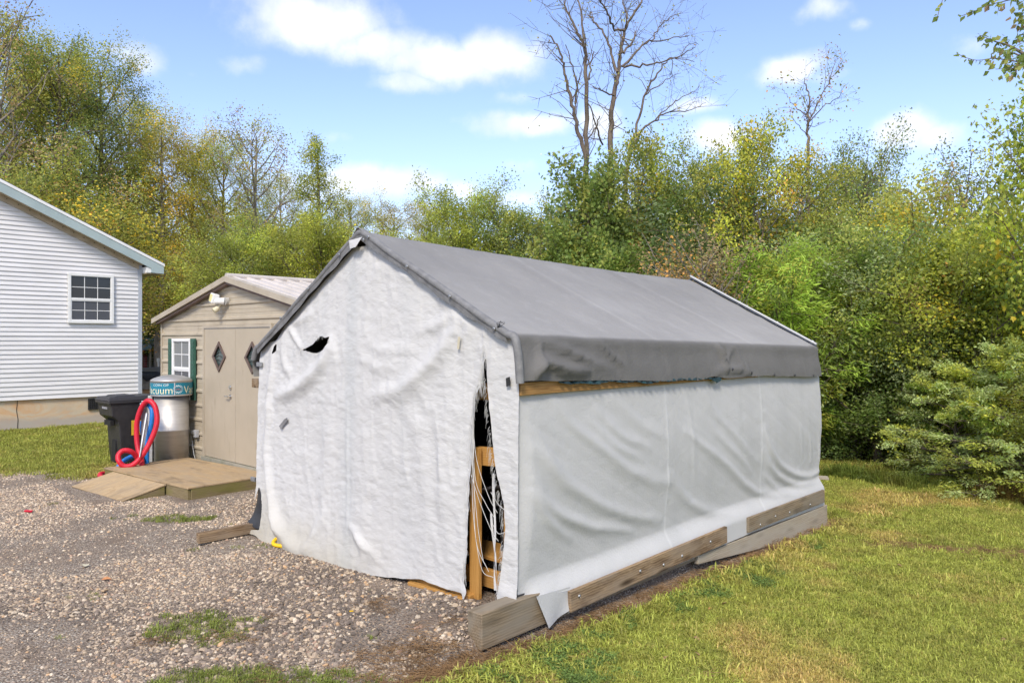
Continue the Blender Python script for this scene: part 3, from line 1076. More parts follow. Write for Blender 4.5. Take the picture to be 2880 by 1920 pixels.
# local frame: x away from the doors is negative, y to the left
PZ = .215
def ply(name, parent, x0, x1, y0, y1, z0, z1, mat, rot=0):
    o = board(name, parent, ((x0 + x1) / 2, y0, (z0 + z1) / 2), ((x0 + x1) / 2, y1, (z0 + z1) / 2), z1 - z0, abs(x1 - x0), mat, (0, 0, 1), .003)
    return o
ply('deck_sheet', lp, -.03, 1.27, -1.30, 1.17, PZ - .019, PZ, M['wood_ply'])
ply('front_rim_board', lp, -.022, .018, -1.28, 1.15, .02, PZ - .021, M['wood_moss'])
board('side_rim_board', lp, (.02, -1.277, .107), (1.25, -1.277, .107), .174, .038, M['wood_moss'])
board('side_rim_board', lp, (.02, 1.147, .107), (1.25, 1.147, .107), .174, .038, M['wood_moss'])
ply('joist', lp, .6, .64, -1.25, 1.12, .02, PZ - .021, M['wood_moss'])
rp = thing('wooden_ramp', SHED - AX * 1.36, TH + R(4.5), 'sloping plywood ramp leading up from the gravel to the landing', 'ramp')
board('ramp_sheet', rp, (-.03, .05, PZ - .03), (-.60, .05, .060), .016, 1.57, M['wood_ply'], (0, 0, 1), .003)
for yy in (-.73, .79):
    q = MB().prism([(-.05, .03), (-.05, PZ - .048), (-.53, .058), (-.53, .03)], 1, yy, yy + .038)
    q.build('stringer', M['wood_moss'], rp)

# ------------------------------------------------------------------ text
def text_verts(s, size):
    cu = bpy.data.curves.new('txt', 'FONT')
    cu.body = s
    cu.size = size
    cu.extrude = 0.0
    cu.resolution_u = 3
    o = bpy.data.objects.new('txt', cu)
    col.objects.link(o)
    dg = bpy.context.evaluated_depsgraph_get()
    dg.update()
    me_ = bpy.data.meshes.new_from_object(o.evaluated_get(dg))
    v_ = [tuple(p.co) for p in me_.vertices]
    f_ = [tuple(p.vertices) for p in me_.polygons]
    bpy.data.objects.remove(o)
    bpy.data.curves.remove(cu)
    bpy.data.meshes.remove(me_)
    return v_, f_


# ------------------------------------------------------------------ coin vacuum
VC = SHED + BX * 1.50 - AX * .35
vc = thing('car_vacuum', Vector((VC.x, VC.y, .05)), 0, 'stainless steel coin-operated car vacuum with red and blue hoses', 'vacuum')
bd = MB().lathe([(0, 0), (.262, 0), (.262, .60), (.268, .605), (.268, .622), (.262, .627), (.262, 1.165), (0, 1.165)], 48).build('drum', M['steel'], vc)
MB().box(-.33, -.255, -.12, .0, 0, 1.16).build('side_column', M['steel'], vc, .005)
dm = MB().lathe([(.315, 1.165), (.315, 1.40), (.318, 1.402), (.312, 1.415), (.26, 1.446), (.16, 1.478), (.06, 1.492), (0, 1.494)], 48).build('dome_lid', M['steel'], vc)
RB = .3165
bl = MB().lathe([(RB, 1.19), (RB, 1.375)], 48).build('label_band', M['label_blue'], vc)
cam_ang = math.atan2(-VC.y, -VC.x)                 # direction of the place where one looks at it from


def wrap_text(s, size, ang, z, mat, name, r=RB + .0015, squeeze=1.0):
    v_, f_ = text_verts(s, size)
    vv = []
    for (x, y, zz) in v_:
        a = ang + x * squeeze / r
        vv.append((r * math.cos(a), r * math.sin(a), z + y))
    return MB().add(vv, f_).build(name, mat, bl)


wrap_text('Vacuum', .168, cam_ang - 1.60, 1.205, M['label_cream'], 'lettering', squeeze=.98)
wrap_text('Vacuum', .168, cam_ang + .60, 1.205, M['label_cream'], 'lettering', squeeze=.98)
wrap_text('COIN OP', .052, cam_ang - .98, 1.325, M['label_white'], 'lettering', squeeze=1.25)
# starburst with red word
vv = []
rr = RB + .0012
for i in range(32):
    a = 2 * math.pi * i / 32
    q = 1.0 if i % 2 == 0 else .68
    vv.append((math.cos(a) * .084 * q, math.sin(a) * .075 * q))
cen = cam_ang + .31
MB().add([(rr * math.cos(cen + u / rr), rr * math.sin(cen + u / rr), 1.275 + w_) for u, w_ in vv], [tuple(range(32))]).build('starburst', M['label_white'], bl)
rr = RB + .002
MB().add([(rr * math.cos(cen + u * .9 / rr), rr * math.sin(cen + u * .9 / rr), 1.275 + w_ * .72) for u, w_ in vv[::1] if True], [tuple(range(32))]).build('starburst_fill', M['label_blue'], bl)
wrap_text('VAC', .045, cen - .12, 1.258, M['label_red'], 'lettering', RB + .0032, 1.0)
MB().box(-.01, .012, -.002, .002, 0, .2).build('edge_strip', M['steel'], bl).location = (math.cos(cam_ang + .13) * RB, math.sin(cam_ang + .13) * RB, 1.18)


def hose(name, pts, r, mat, parent, ridges=True):
    """ribbed suction hose along world points"""
    P = spline([Vector(p) - Vector(parent.location) for p in pts], 14)
    # resample evenly
    L = [0]
    for a, b in zip(P, P[1:]):
        L.append(L[-1] + (b - a).length)
    n = int(L[-1] / .0055)
    out, rs, j = [], [], 0
    for i in range(n + 1):
        t = L[-1] * i / n
        while j < len(L) - 2 and L[j + 1] < t:
            j += 1
        f = (t - L[j]) / max(1e-6, L[j + 1] - L[j])
        out.append(P[j].lerp(P[j + 1], f))
        rs.append(r * (1.0, 1.0, .90)[i % 3])
    return MB().tube(out, rs, 12).build(name, mat, parent)


def zp(x, y, d):                                   # a point given on the enlarged detail of the hoses
    return at(260 + x / 3.92, 1040 + y / 3.92, d)


red = [(545, 1075, 11.55), (540, 1000, 11.6), (500, 850, 11.68), (487, 700, 11.70), (495, 560, 11.70), (540, 420, 11.68), (610, 340, 11.64), (680, 385, 11.6), (712, 500, 11.58), (703, 620, 11.56),
       (660, 740, 11.54), (590, 880, 11.50), (510, 990, 11.46), (430, 1052, 11.42), (345, 1058, 11.38), (290, 1000, 11.36), (287, 940, 11.4), (335, 892, 11.46), (410, 893, 11.52), (475, 940, 11.6), (510, 1010, 11.66), (520, 1100, 11.7)]
hose('red_hose', [zp(*p) for p in red], .040, M['red_hose'], vc)
hose('red_hose', [zp(330, 1190, 11.3), zp(260, 1180, 11.25), zp(150, 1195, 11.2), zp(95, 1180, 11.2), zp(90, 1150, 11.35), zp(140, 1142, 11.5), zp(220, 1138, 11.55), zp(330, 1120, 11.6)], .038, M['red_hose'], vc)
hose('blue_hose', [zp(560, 400, 11.8), zp(610, 380, 11.75), zp(655, 440, 11.7), zp(655, 560, 11.68), zp(630, 680, 11.68), zp(608, 800, 11.7), zp(600, 950, 11.72), zp(598, 1080, 11.74)], .036, M['blue_hose'], vc)
hose('blue_hose', [zp(548, 560, 11.86), zp(552, 680, 11.85), zp(590, 780, 11.85), zp(600, 830, 11.84), zp(520, 920, 11.8), zp(440, 950, 11.7), zp(350, 1000, 11.6), zp(285, 1070, 11.5), zp(275, 1120, 11.55), zp(330, 1160, 11.7)], .036, M['blue_hose'], vc)
hb = MB()
pa = zp(575, 360, 11.78) - vc.location
hb.box(pa.x - .045, pa.x + .045, pa.y - .02, pa.y + .02, .05, pa.z + .03)
hb.build('hose_stand', M['galv'], vc, .006)
hb = MB()
hb.tube([pa + Vector((0, -.02, -.02)), pa + Vector((0, -.12, -.01))], .018, 8).tube([pa + Vector((.0, -.03, .0)), pa + Vector((.09, -.05, .0))], .03, 8)
hb.build('hose_hook', M['galv'], vc)
wd = MB()
q0, q1 = zp(600, 480, 11.66) - vc.location, zp(520, 960, 11.4) - vc.location
wd.tube([q0, q0.lerp(q1, .6), q1], [.022, .019, .010], 8)
wd.build('crevice_wand', M['galv'], vc)

# ------------------------------------------------------------------ wheeled bin
BC = at(324, 1308, 12.25)
bn = thing('wheeled_bin', Vector((BC.x, BC.y, .06)), TH, 'dark wheeled rubbish bin with yellow sticker beside the steel vacuum', 'bin')
# local: x 0..0.66 along the broad side, y 0..0.62 to the back
def ringbox(levels):
    vv, ff = [], []
    for (x0, x1, y0, y1, z) in levels:
        vv += [(x0, y0, z), (x1, y0, z), (x1, y1, z), (x0, y1, z)]
    n = len(levels)
    for i in range(n - 1):
        for k in range(4):
            ff.append((4 * i + k, 4 * i + (k + 1) % 4, 4 * i + 4 + (k + 1) % 4, 4 * i + 4 + k))
    ff.append((3, 2, 1, 0))
    ff.append(tuple(4 * (n - 1) + k for k in range(4)))
    return MB().add(vv, ff)
bb = ringbox([(.12, .60, .03, .56, .0), (.09, .62, .02, .57, .30), (.07, .64, .01, .58, .66), (.05, .65, .005, .59, .74), (-.04, .66, .0, .60, .82), (-.06, .67, -.005, .605, .98), (-.07, .675, -.01, .61, 1.02)]).build('body', M['black_plastic'], bn, .012)
MB().box(-.10, .70, -.03, .63, 1.02, 1.065).build('rim', M['black_plastic'], bn, .012)
ld = MB().hexa([(-.115, -.035, 1.066), (.71, -.035, 1.066), (-.115, .635, 1.066), (.71, .635, 1.066), (-.08, .02, 1.125), (.66, .02, 1.135), (-.08, .58, 1.125), (.66, .58, 1.135)]).build('lid', M['black_plastic'], bn, .014)
MB().hexa([(.02, .07, 1.127), (.34, .07, 1.131), (.02, .53, 1.127), (.34, .53, 1.131), (.06, .10, 1.148), (.32, .10, 1.152), (.06, .50, 1.148), (.32, .50, 1.152)]).build('lid_panel', M['black_plastic'], ld, .01)
MB().box(-.012, .05, .18, .46, .66, .74).build('grip_recess', M['dark'], bn)
MB().box(.072, .10, .20, .36, .06, .42).build('front_slot', M['dark'], bn)
MB().tube([(.70, .02, .98), (.76, .02, 1.0), (.76, .58, 1.0), (.70, .58, .98)], .016, 8).build('handle', M['black_plastic'], bn)
for yy in (.03, .52):
    MB().tube([(.62, yy, .11), (.62, yy + .06, .11)], .115, 18).build('wheel', M['black_plastic'], bn)
stk = MB().box(.245, .60, -.012, -.004, .50, .74).build('sticker', M['sticker'], bn)
for s_, x_, z_, sz in (('C', .38, .655, .10), ('SA', .335, .585, .075), ('706', .315, .515, .075)):
    v_, f_ = text_verts(s_, sz)
    MB().add([(x_ + a, -.0135, z_ + b) for a, b, c_ in v_], f_).build('lettering', M['ink'], stk)
MB().box(-.0665, -.0605, .17, .40, .93, .965).build('maker_mark', mat_plain('grey_print', (.42, .42, .45), (.04, .04, .045), 90, .6), bn)

# ------------------------------------------------------------------ far things in the gap between house and shed
pd = 30.0
pc = at(470, 1089, pd)
gzp = float(ground_z(pc.x, pc.y + 2.3))
pl = thing('above_ground_pool', Vector((pc.x, pc.y + 2.6, gzp)), 0, 'round above-ground pool under a dark cover behind the shed', 'pool')
PW = float(at(430, 1058, pd).z) - gzp
MB().lathe([(2.6, -.2), (2.6, PW), (2.55, PW)], 64).build('wall', M['pool_wall'], pl)
cv = MB()
vv, ff = [], []
nn = 96
for (r_, z_, w_) in ((2.68, PW - .10, .05), (2.70, PW + .06, .01), (2.66, PW + .19, 0), (1.9, PW + .27, 0), (.0, PW + .30, 0)):
    for k_ in range(nn):
        a = 2 * math.pi * k_ / nn
        vv.append((r_ * math.cos(a), r_ * math.sin(a), z_ + w_ * math.sin(k_ * 2.4) + w_ * .7 * math.sin(k_ * 1.1)))
for i in range(4):
    for k_ in range(nn):
        ff.append((i * nn + k_, i * nn + (k_ + 1) % nn, (i + 1) * nn + (k_ + 1) % nn, (i + 1) * nn + k_))
cvo = MB().add(vv[nn * 2:], [tuple(i - 2 * nn for i in f) for f in ff if min(f) >= 2 * nn], True).build('cover', M['cover'], pl)
MB().add(vv[:nn * 3], [f for f in ff if max(f) < 3 * nn], True).build('cover_skirt', M['cover_dark'], pl)
for k_ in range(14):
    a = 2 * math.pi * (k_ + .3) / 14
    MB().box(2.6 * math.cos(a) - .05, 2.6 * math.cos(a) + .05, 2.6 * math.sin(a) - .06, 2.6 * math.sin(a) + .02, -.2, PW - .02).build('upright', M['white_paint'], pl)
bd_ = 40.0
bq = at(412, 1040, bd_)
bz = float(ground_z(bq.x, bq.y))
br = thing('run_in_shelter', Vector((bq.x, bq.y, bz)), 0, 'little red shelter with tin roof and post in the gap beside the house', 'shelter')
zt, ze = float(at(405, 952, bd_).z) - bz, float(at(405, 981, bd_).z) - bz
xr = float(at(431, 981, bd_).x - bq.x)
MB().hexa([(-2.2, -.3, ze - .02), (xr, -.3, ze - .06), (-2.2, 1.4, zt - .02), (xr - .48, 1.4, zt - .02), (-2.2, -.3, ze + .02), (xr, -.3, ze - .02), (-2.2, 1.4, zt + .02), (xr - .48, 1.4, zt + .02)]).build('roof', M['tin'], br)
MB().box(-2.0, -.28, .6, .66, 0, ze).build('wall', M['red_barn'], br)
for xx in (-.24, xr - .16):
    MB().box(xx, xx + .09, -.15, -.06, 0, ze - .03).build('post', M['wood_grey'], br)
fz = float(ground_z(-17, 36))
fn = thing('wire_fence', Vector((at(430, 1000, 36).x, 36, fz)), 0, 'sagging woven wire fence standing before the red shelter', 'fence')
ft = float(at(430, 1006, 36).z) - fz
fm_ = MB()
for i in range(9):
    fm_.tube([(-2.5, 0, ft * i / 8), (4.0, 0, ft * i / 8)], .006, 4)
for i in range(44):
    fm_.tube([(-2.5 + i * .15, 0, 0), (-2.5 + i * .15, 0, ft)], .005, 4)
fm_.build('wire_mesh', M['wire'], fn)
for i in range(3):
    MB().tube([(-1.9 + i * 2.3, .03, 0), (-1.9 + i * 2.3, .03, ft + .1)], .03, 6).build('post', M['wood_grey'], fn)
wp = at(445, 1010, 35)
MB().tube([(0, 0, -.2), (0, 0, float(at(445, 1008, 35).z) - fz)], .04, 8).box(-.045, .045, -.045, .045, float(at(445, 1016, 35).z) - fz, float(at(445, 1007, 35).z) - fz).build('marker_post', M['white_paint'])
mpo = bpy.data.objects['marker_post']
mpo.location = (wp.x, wp.y, fz)
tag(mpo, 'slim white-topped marker post by the wire fence', 'post')

# ------------------------------------------------------------------ the canopy tent
TW, TL = 3.6, 5.19
TR = 5.385                                        # the ridge reaches a little further back than the eaves
tt = thing('canopy_tent', TENT, TH, 'large canopy tent with torn white front cloth and grey roof cover', 'tent')


def eave_z(x, y=0.0):
    return 2.132 - .021 * x - .03 * y


def ridge_z(x):
    return 3.048 - .021 * x - .03 * math.sin(math.pi * max(0, min(1, x / TL)))


def rake_z(y):
    return eave_z(0, 0) + (ridge_z(0) - eave_z(0, 0)) * y / 1.8 if y <= 1.8 else ridge_z(0) + (eave_z(0, TW) - ridge_z(0)) * (y - 1.8) / 1.8


def pt_front(px, py):
    """photograph pixel -> (across, height) on the plane of the gable cloth"""
    k = (px - 1440) / F
    t = (k * TENT.y - TENT.x) / (BX.x - k * BX.y)
    d = TENT.y + BX.y * t
    return t, CAMZ + (957 - py) / F * d


def pt_side(px, py):
    k = (px - 1440) / F
    t = (k * TENT.y - TENT.x) / (AX.x - k * AX.y)
    d = TENT.y + AX.y * t
    return t, CAMZ + (957 - py) / F * d


def dist_poly(a, b, pts):
    """distance of arrays (a,b) to a polyline, and position 0..1 along it"""
    best = np.full(a.shape, 1e9)
    pos = np.zeros(a.shape)
    n = len(pts) - 1
    for i in range(n):
        (x0, y0), (x1, y1) = pts[i], pts[i + 1]
        dx, dy = x1 - x0, y1 - y0
        t = np.clip(((a - x0) * dx + (b - y0) * dy) / (dx * dx + dy * dy + 1e-12), 0, 1)
        d = np.hypot(a - x0 - t * dx, b - y0 - t * dy)
        m_ = d < best
        best[m_] = d[m_]
        pos[m_] = (i + t[m_]) / n
    return best, pos


def smooth_pl(pts, n=6):
    return [(p.x, p.y) for p in spline([(a, b, 0) for a, b in pts], n)]


def folds(a, b, lst):
    h = np.zeros(a.shape)
    for pts, amp, w in lst:
        d, s = dist_poly(a, b, smooth_pl(pts))
        env = np.sin(np.pi * np.clip(s * .92 + .04, 0, 1)) ** .6
        h += amp * env * np.exp(-(d / w) ** 2)
    return h


def inside(a, b, poly):
    r = np.zeros(a.shape, bool)
    n = len(poly)
    for i in range(n):
        (x0, y0), (x1, y1) = poly[i], poly[(i + 1) % n]
        c = ((y0 > b) != (y1 > b)) & (a < (x1 - x0) * (b - y0) / (y1 - y0 + 1e-12) + x0)
        r ^= c
    return r


def grid_mesh(name, P, keep=None, colr=None, smooth=True):
    """P (nv,nu,3); keep (nv-1,nu-1) bool"""
    nv, nu = P.shape[:2]
    ix = np.arange(nv * nu).reshape(nv, nu)
    q = np.stack([ix[:-1, :-1], ix[:-1, 1:], ix[1:, 1:], ix[1:, :-1]], -1)
    q = q[keep] if keep is not None else q.reshape(-1, 4)
    used = np.unique(q)
    remap = np.zeros(nv * nu, int)
    remap[used] = np.arange(len(used))
    c = None if colr is None else colr.reshape(-1, 3)[used]
    if c is None:
        c = np.ones((len(used), 3))
    return np_mesh(name, P.reshape(-1, 3)[used], remap[q], smooth, c)


def cut(a, b, polys, jit):
    """which faces of the cloth stay, and the grid with the cut edges pulled onto the outline of the holes"""
    a2, b2 = a.copy(), b.copy()
    kill = np.zeros(a.shape, bool)
    for p in polys:
        ins = inside(a + jit, b + jit, p)
        kill |= ins
        ii = np.argwhere(ins)
        if not len(ii):
            continue
        xa, xb = a[ins], b[ins]
        best = np.full(xa.shape, 1e9)
        na_, nb_ = xa.copy(), xb.copy()
        for (x0, y0), (x1, y1) in zip(p, p[1:] + p[:1]):
            dx, dy = x1 - x0, y1 - y0
            t = np.clip(((xa - x0) * dx + (xb - y0) * dy) / (dx * dx + dy * dy + 1e-12), 0, 1)
            cx_, cy_2 = x0 + t * dx, y0 + t * dy
            d = np.hypot(xa - cx_, xb - cy_2)
            m_ = d < best
            best[m_], na_[m_], nb_[m_] = d[m_], cx_[m_], cy_2[m_]
        far_2 = best > .03
        na_[far_2], nb_[far_2] = xa[far_2], xb[far_2]
        a2[ins], b2[ins] = na_, nb_
    k4 = kill[:-1, :-1].astype(int) + kill[1:, 1:] + kill[:-1, 1:] + kill[1:, :-1]
    return k4 < 3, a2, b2


# --- front cloth
NU, NV = 300, 260
yy = np.linspace(-.058, 3.63, NU)
zb_t = [(-.1, .25), (.12, .25), (.5, .20), (1.0, .20), (1.4, .13), (1.9, .085), (2.8, .075), (3.3, .10), (3.7, .13)]
zb = np.interp(yy, [p[0] for p in zb_t], [p[1] for p in zb_t]) + .012 * fbm(yy * 6, yy * 0, 3, 3)
zt_ = np.array([rake_z(min(max(y, 0), TW)) for y in yy]) - .035
vv_ = np.linspace(0, 1, NV) ** .97
Yg = np.repeat(yy[None, :], NV, 0)
Zg = zb[None, :] + (zt_ - zb)[None, :] * vv_[:, None]


def fz3(*pl):                                     # points read off the enlarged gable (origin 680,620; x2.613)
    return [pt_front(680 + x / 2.613, 620 + y / 2.613) for x, y in pl]


def fz5(*pl):                                     # lower gable (origin 700,1100; x2.613)
    return [pt_front(700 + x / 2.613, 1100 + y / 2.613) for x, y in pl]


ff_ = [(fz3((1660, 650), (1560, 880), (1400, 1080), (1220, 1230), (1000, 1290)), .055, .075),
       (fz3((1660, 650), (1700, 800), (1640, 1000)), .02, .05),
       (fz3((1640, 640), (1480, 760), (1300, 830)), .022, .05),
       (fz3((1400, 440), (1280, 420), (1180, 380)), .02, .035),
       (fz3((1460, 480), (1500, 600), (1640, 640)), .025, .04),
       (fz3((690, 900), (640, 1040), (540, 1160), (420, 1250), (300, 1290)), .075, .075),
       (fz3((690, 880), (720, 1000), (700, 1150)), .02, .06),
       (fz3((360, 760), (420, 860), (480, 950)), .03, .035),
       (fz3((350, 760), (330, 900), (350, 1050), (400, 1150)), .03, .05),
       (fz3((350, 750), (470, 730), (600, 640)), .02, .045),
       (fz3((250, 950), (260, 1100), (240, 1300), (250, 1500)), .035, .05),
       (fz3((1000, 900), (1100, 960), (1300, 940)), .015, .06),
       (fz3((900, 1000), (1050, 1080), (1250, 1060)), .015, .06),
       (fz5((190, 100), (180, 400), (210, 700), (280, 950), (330, 1030)), .06, .055),
       (fz5((230, 850), (330, 1020), (450, 1130), (560, 1150)), .06, .07),
       (fz5((600, 900), (540, 1080), (500, 1140)), .045, .06),
       (fz5((640, 100), (620, 500), (600, 900)), .02, .10),
       (fz5((900, 300), (880, 700), (860, 1100)), .012, .12),
       (fz5((1200, 100), (1300, 400), (1330, 800), (1300, 1200)), .018, .10),
       (fz5((780, 950), (880, 1100), (1000, 1220)), .03, .045),
       (fz5((850, 1050), (900, 1200), (860, 1300)), .02, .05),
       (fz5((1480, 200), (1460, 700), (1500, 1200)), .018, .06),
       (fz5((765, 0), (765, 500), (770, 1100)), .010, .02)]
h = .82 * folds(Yg, Zg, ff_)
h += .007 * fbm(Yg * 4, Zg * 7, 31, 4) + .004 * fbm(Yg * 13, Zg * 26, 41, 3)
h += .008 * (1 - np.abs(fbm(Yg * 3.2, Zg * .9, 43, 3)) * 2.2).clip(0, 1) ** 2 + .004 * (1 - np.abs(fbm(Yg * 7, Zg * 1.6, 44, 3)) * 2.2).clip(0, 1) ** 2
flare = np.exp(-np.clip(Zg - .05, 0, 9) / .32) * (.05 + .13 * sst(Yg, 1.2, 2.9))
edge = sst(zt_[None, :] - Zg, 0, .12)
Xg = -.025 - (h * edge) - flare * .9 - .03 * np.sin(np.pi * np.clip((Zg - zb) / (zt_ - zb), 0, 1)) * sst(Yg, .1, .8)
# the strip right of the slit hangs over the corner pole
Xg = np.where(Yg < .30, Xg - .012, Xg)
slit = [(.276, 2.08), (.284, 1.95), (.294, 1.84), (.325, 1.775), (.375, 1.70), (.40, 1.5), (.425, 1.2), (.455, .9), (.47, .5), (.50, .26), (.53, .0),
        (.12, .0), (.13, .27), (.085, .55), (.07, .77), (.085, .92), (.115, 1.02), (.16, 1.16), (.19, 1.29), (.215, 1.5), (.248, 1.74), (.256, 1.85), (.268, 2.0)]
holes = [slit,
         fz3((468, 955), (520, 930), (560, 905), (590, 868), (612, 850), (650, 862), (688, 852), (685, 900), (650, 950), (600, 975), (560, 972), (510, 956)),
         fz3((200, 895), (300, 790), (352, 728), (305, 830), (268, 884)),
         fz3((254, 985), (262, 920), (276, 902), (284, 955)),
         [(p[0], p[1]) for p in fz5((126, 690), (148, 760), (158, 830), (160, 930), (165, 1000), (100, 1000), (96, 860), (110, 760))],
         fz3((870, 195), (872, 95), (950, 140), (930, 190))]
jit = .004 * fbm(Yg * 30, Zg * 40, 7, 2)
keep, Yc, Zc = cut(Yg, Zg, [list(p) for p in holes], jit)
colr = np.ones(Yg.shape + (3,))
band = np.exp(-((Yg - 1.98 - .03 * np.sin(Zg * 2)) / .10) ** 2) * .085 + np.exp(-((Yg - 2.42) / .05) ** 2) * .03 + np.exp(-((Yg - 1.2) / .06) ** 2) * .03
colr -= band[..., None] * np.array([1, .75, .6])
dirt = sst(.75 - Zg + .25 * fbm(Yg * 2, Zg * 2, 77, 4), 0, .8) * sst(Yg, 1.0, 2.6)
colr -= dirt[..., None] * np.array([.22, .26, .36])
lowd = sst(.45 - Zg + .2 * fbm(Yg * 5, Zg * 5, 78, 3), 0, .4) * .05
colr -= lowd[..., None] * np.array([.9, 1, 1.2])
me = grid_mesh('front_cloth', np.stack([Xg, Yc, Zc], -1), keep, np.clip(colr, .2, 1))
fc = link_mesh('front_cloth', me, tt, M['cloth_white'])
# patches of tape
def front_quad(name, pl, mat, dx=-.012):
    P = []
    for (x, y) in pl:
        t_, z_ = pt_front(x, y)
        i, j = int(np.argmin(abs(yy - t_))), 0
        j = int(np.argmin(abs(Zg[:, i] - z_)))
        P.append((Xg[j, i] + dx, t_, z_))
    n = len(P)
    return MB().add(P + [(a - .003, b, c_) for a, b, c_ in P], [tuple(range(n)), tuple(range(n, 2 * n))[::-1]] + [(i, (i + 1) % n, n + (i + 1) % n, n + i) for i in range(n)]).build(name, mat, fc)


front_quad('grey_tape_patch', [(806, 1196), (822, 1176), (829, 1172), (830, 1180), (818, 1194), (811, 1205)], M['tape'], -.02)
front_quad('tan_tape_patch', [(1305, 980), (1309, 947), (1315, 947), (1311, 982)], M['tape_tan'], -.02)
front_quad('grey_tape_patch', [(1441, 1062), (1452, 1058), (1453, 1082), (1441, 1086)], M['ink'], -.02)

# --- right-hand side cloth
NU, NV = 300, 150
xx = np.linspace(-.03, TL + .045, NU)
batt_b = np.interp(xx, [.43, 2.80, 3.25, 5.33], [.083, .160, .173, .177])
batt_t = np.interp(xx, [.43, 2.80, 3.25, 5.33], [.247, .304, .310, .328])
sb_ = batt_b - np.interp(xx, [0, .5, 2.6, 3.1, 5.4], [.06, .0, .025, .03, .045]) + .004 * fbm(xx * 5, xx * 0, 2, 3)
st_ = np.full(NU, 1.92) - .021 * xx
vv_ = np.linspace(0, 1, NV)
Xs = np.repeat(xx[None, :], NV, 0)
Zs = sb_[None, :] + (st_ - sb_)[None, :] * vv_[:, None]


def sz(*pl):                                      # points read off the enlarged side (origin 1400,850; x2.352)
    return [pt_side(1400 + x / 2.352, 850 + y / 2.352) for x, y in pl]


sf_ = [(sz((195, 1170), (320, 1370), (560, 1480), (860, 1510)), .060, .050),
       (sz((190, 1250), (280, 1430), (440, 1560)), .050, .045),
       (sz((200, 980), (400, 1200), (700, 1370), (1040, 1430)), .060, .060),
       (sz((200, 850), (300, 1050), (450, 1200)), .03, .05),
       (sz((330, 640), (450, 800), (650, 980), (850, 1120), (1080, 1200)), .055, .065),
       (sz((620, 700), (760, 860), (950, 960)), .035, .05),
       (sz((560, 760), (700, 920), (900, 1030)), .035, .05),
       (sz((700, 600), (900, 800), (1060, 900)), .025, .06),
       (sz((1090, 1150), (1250, 1330), (1420, 1400), (1600, 1390)), .05, .06),
       (sz((1200, 850), (1420, 1040), (1600, 1190), (1760, 1260), (1900, 1270)), .055, .055),
       (sz((1380, 850), (1500, 980), (1640, 1100)), .04, .05),
       (sz((1300, 560), (1440, 780), (1600, 980), (1700, 1060)), .03, .06),
       (sz((1720, 830), (1780, 1000), (1890, 1110), (2020, 1150), (2115, 1110)), .075, .055),
       (sz((1715, 960), (1790, 1110), (1950, 1200), (2100, 1180)), .06, .05),
       (sz((1730, 1130), (1850, 1250), (2000, 1270), (2110, 1220)), .05, .05),
       (sz((1215, 560), (1240, 800), (1260, 1200)), .012, .04),
       (sz((2015, 860), (2030, 960), (2045, 1070)), .02, .03), (sz((2080, 840), (2090, 950), (2100, 1060)), .02, .03),
       (sz((1960, 800), (1970, 900), (1985, 1010)), .012, .03),
       (sz((1078, 560), (1080, 900), (1080, 1400)), .012, .012), (sz((1700, 520), (1705, 900), (1712, 1300)), .012, .012)]
h = folds(Xs + .03 * fbm(Xs * 2, Zs * 2, 64, 3), Zs + .03 * fbm(Xs * 2, Zs * 2, 65, 3), [(p, a * .43, w * .85) for p, a, w in sf_])
h += .006 * fbm(Xs * 2.2 + Zs * 3.5, Zs * 6 + Xs * 3, 61, 3) + .0015 * fbm(Xs * 8, Zs * 12, 62, 3)
fre = sst(Zs - batt_t, .0, .14)
top = sst(1.86 - Zs, 0, .1)
sag = .05 * np.sin(np.pi * np.clip((Zs - batt_t) / 1.6, 0, 1)) ** 1.5
Ys = -.03 - (h * top + sag) * fre * 1.0 - .085 * (1 - sst(Zs - batt_t, -.01, .16)) * sst(Xs, -.03, .2)
front_e = sst(Xs, -.03, .10)
Ys = Ys * front_e + (-.035) * (1 - front_e)
keep = np.ones((NV - 1, NU - 1), bool)
cnr = [(-.05, -.1), (.435, -.1), (.435, .245), (.10, .275), (-.05, .285)]
gap = sz((141, 700), (150, 790), (156, 980), (150, 1095), (142, 960), (137, 790))
keep, Xc, Zc = cut(Xs, Zs, [cnr], np.zeros(Xs.shape))
colr = np.ones(Xs.shape + (3,))
seam = np.zeros(Xs.shape)
for a in (1078, 1703):
    x0 = sz((a, 900))[0][0]
    seam += np.exp(-((Xs - x0) / .010) ** 2)
colr += seam[..., None] * .22
for a in (1085, 1330, 1590, 1830):
    x0 = sz((a, 900))[0][0]
    colr -= (np.exp(-((Xs - x0 - .12) / .10) ** 2) * .03)[..., None]
colr *= 1.0 + .05 * sst(.6 - Zs, 0, .5)[..., None]
me = grid_mesh('side_cloth', np.stack([Xc, Ys, Zc], -1), keep, np.clip(colr, .3, 1.15))
sc_o = link_mesh('side_cloth', me, tt, M['cloth_side'])
# loose corner of the side cloth hanging over the skid
fl_ = []
NU2, NV2 = 30, 24
P = np.zeros((NV2, NU2, 3))
q00, q10 = pt_side(1508, 1728), pt_side(1563, 1703)
for i in range(NV2):
    for j in range(NU2):
        u_, v_ = j / (NU2 - 1), i / (NV2 - 1)
        x_ = (.085 + .0 * v_) * (1 - u_) + .46 * u_ + .11 * v_ * (1 - u_)
        z_ = (.285 - .018 * u_) * (1 - v_) + ((.035) * (1 - u_) + .105 * u_) * v_
        P[i, j] = (x_, -.112 - .012 * math.sin(u_ * 5 + v_ * 2) * v_ - .012 * v_, z_)
link_mesh('loose_corner', grid_mesh('loose_corner', P), sc_o, M['cloth_side'])

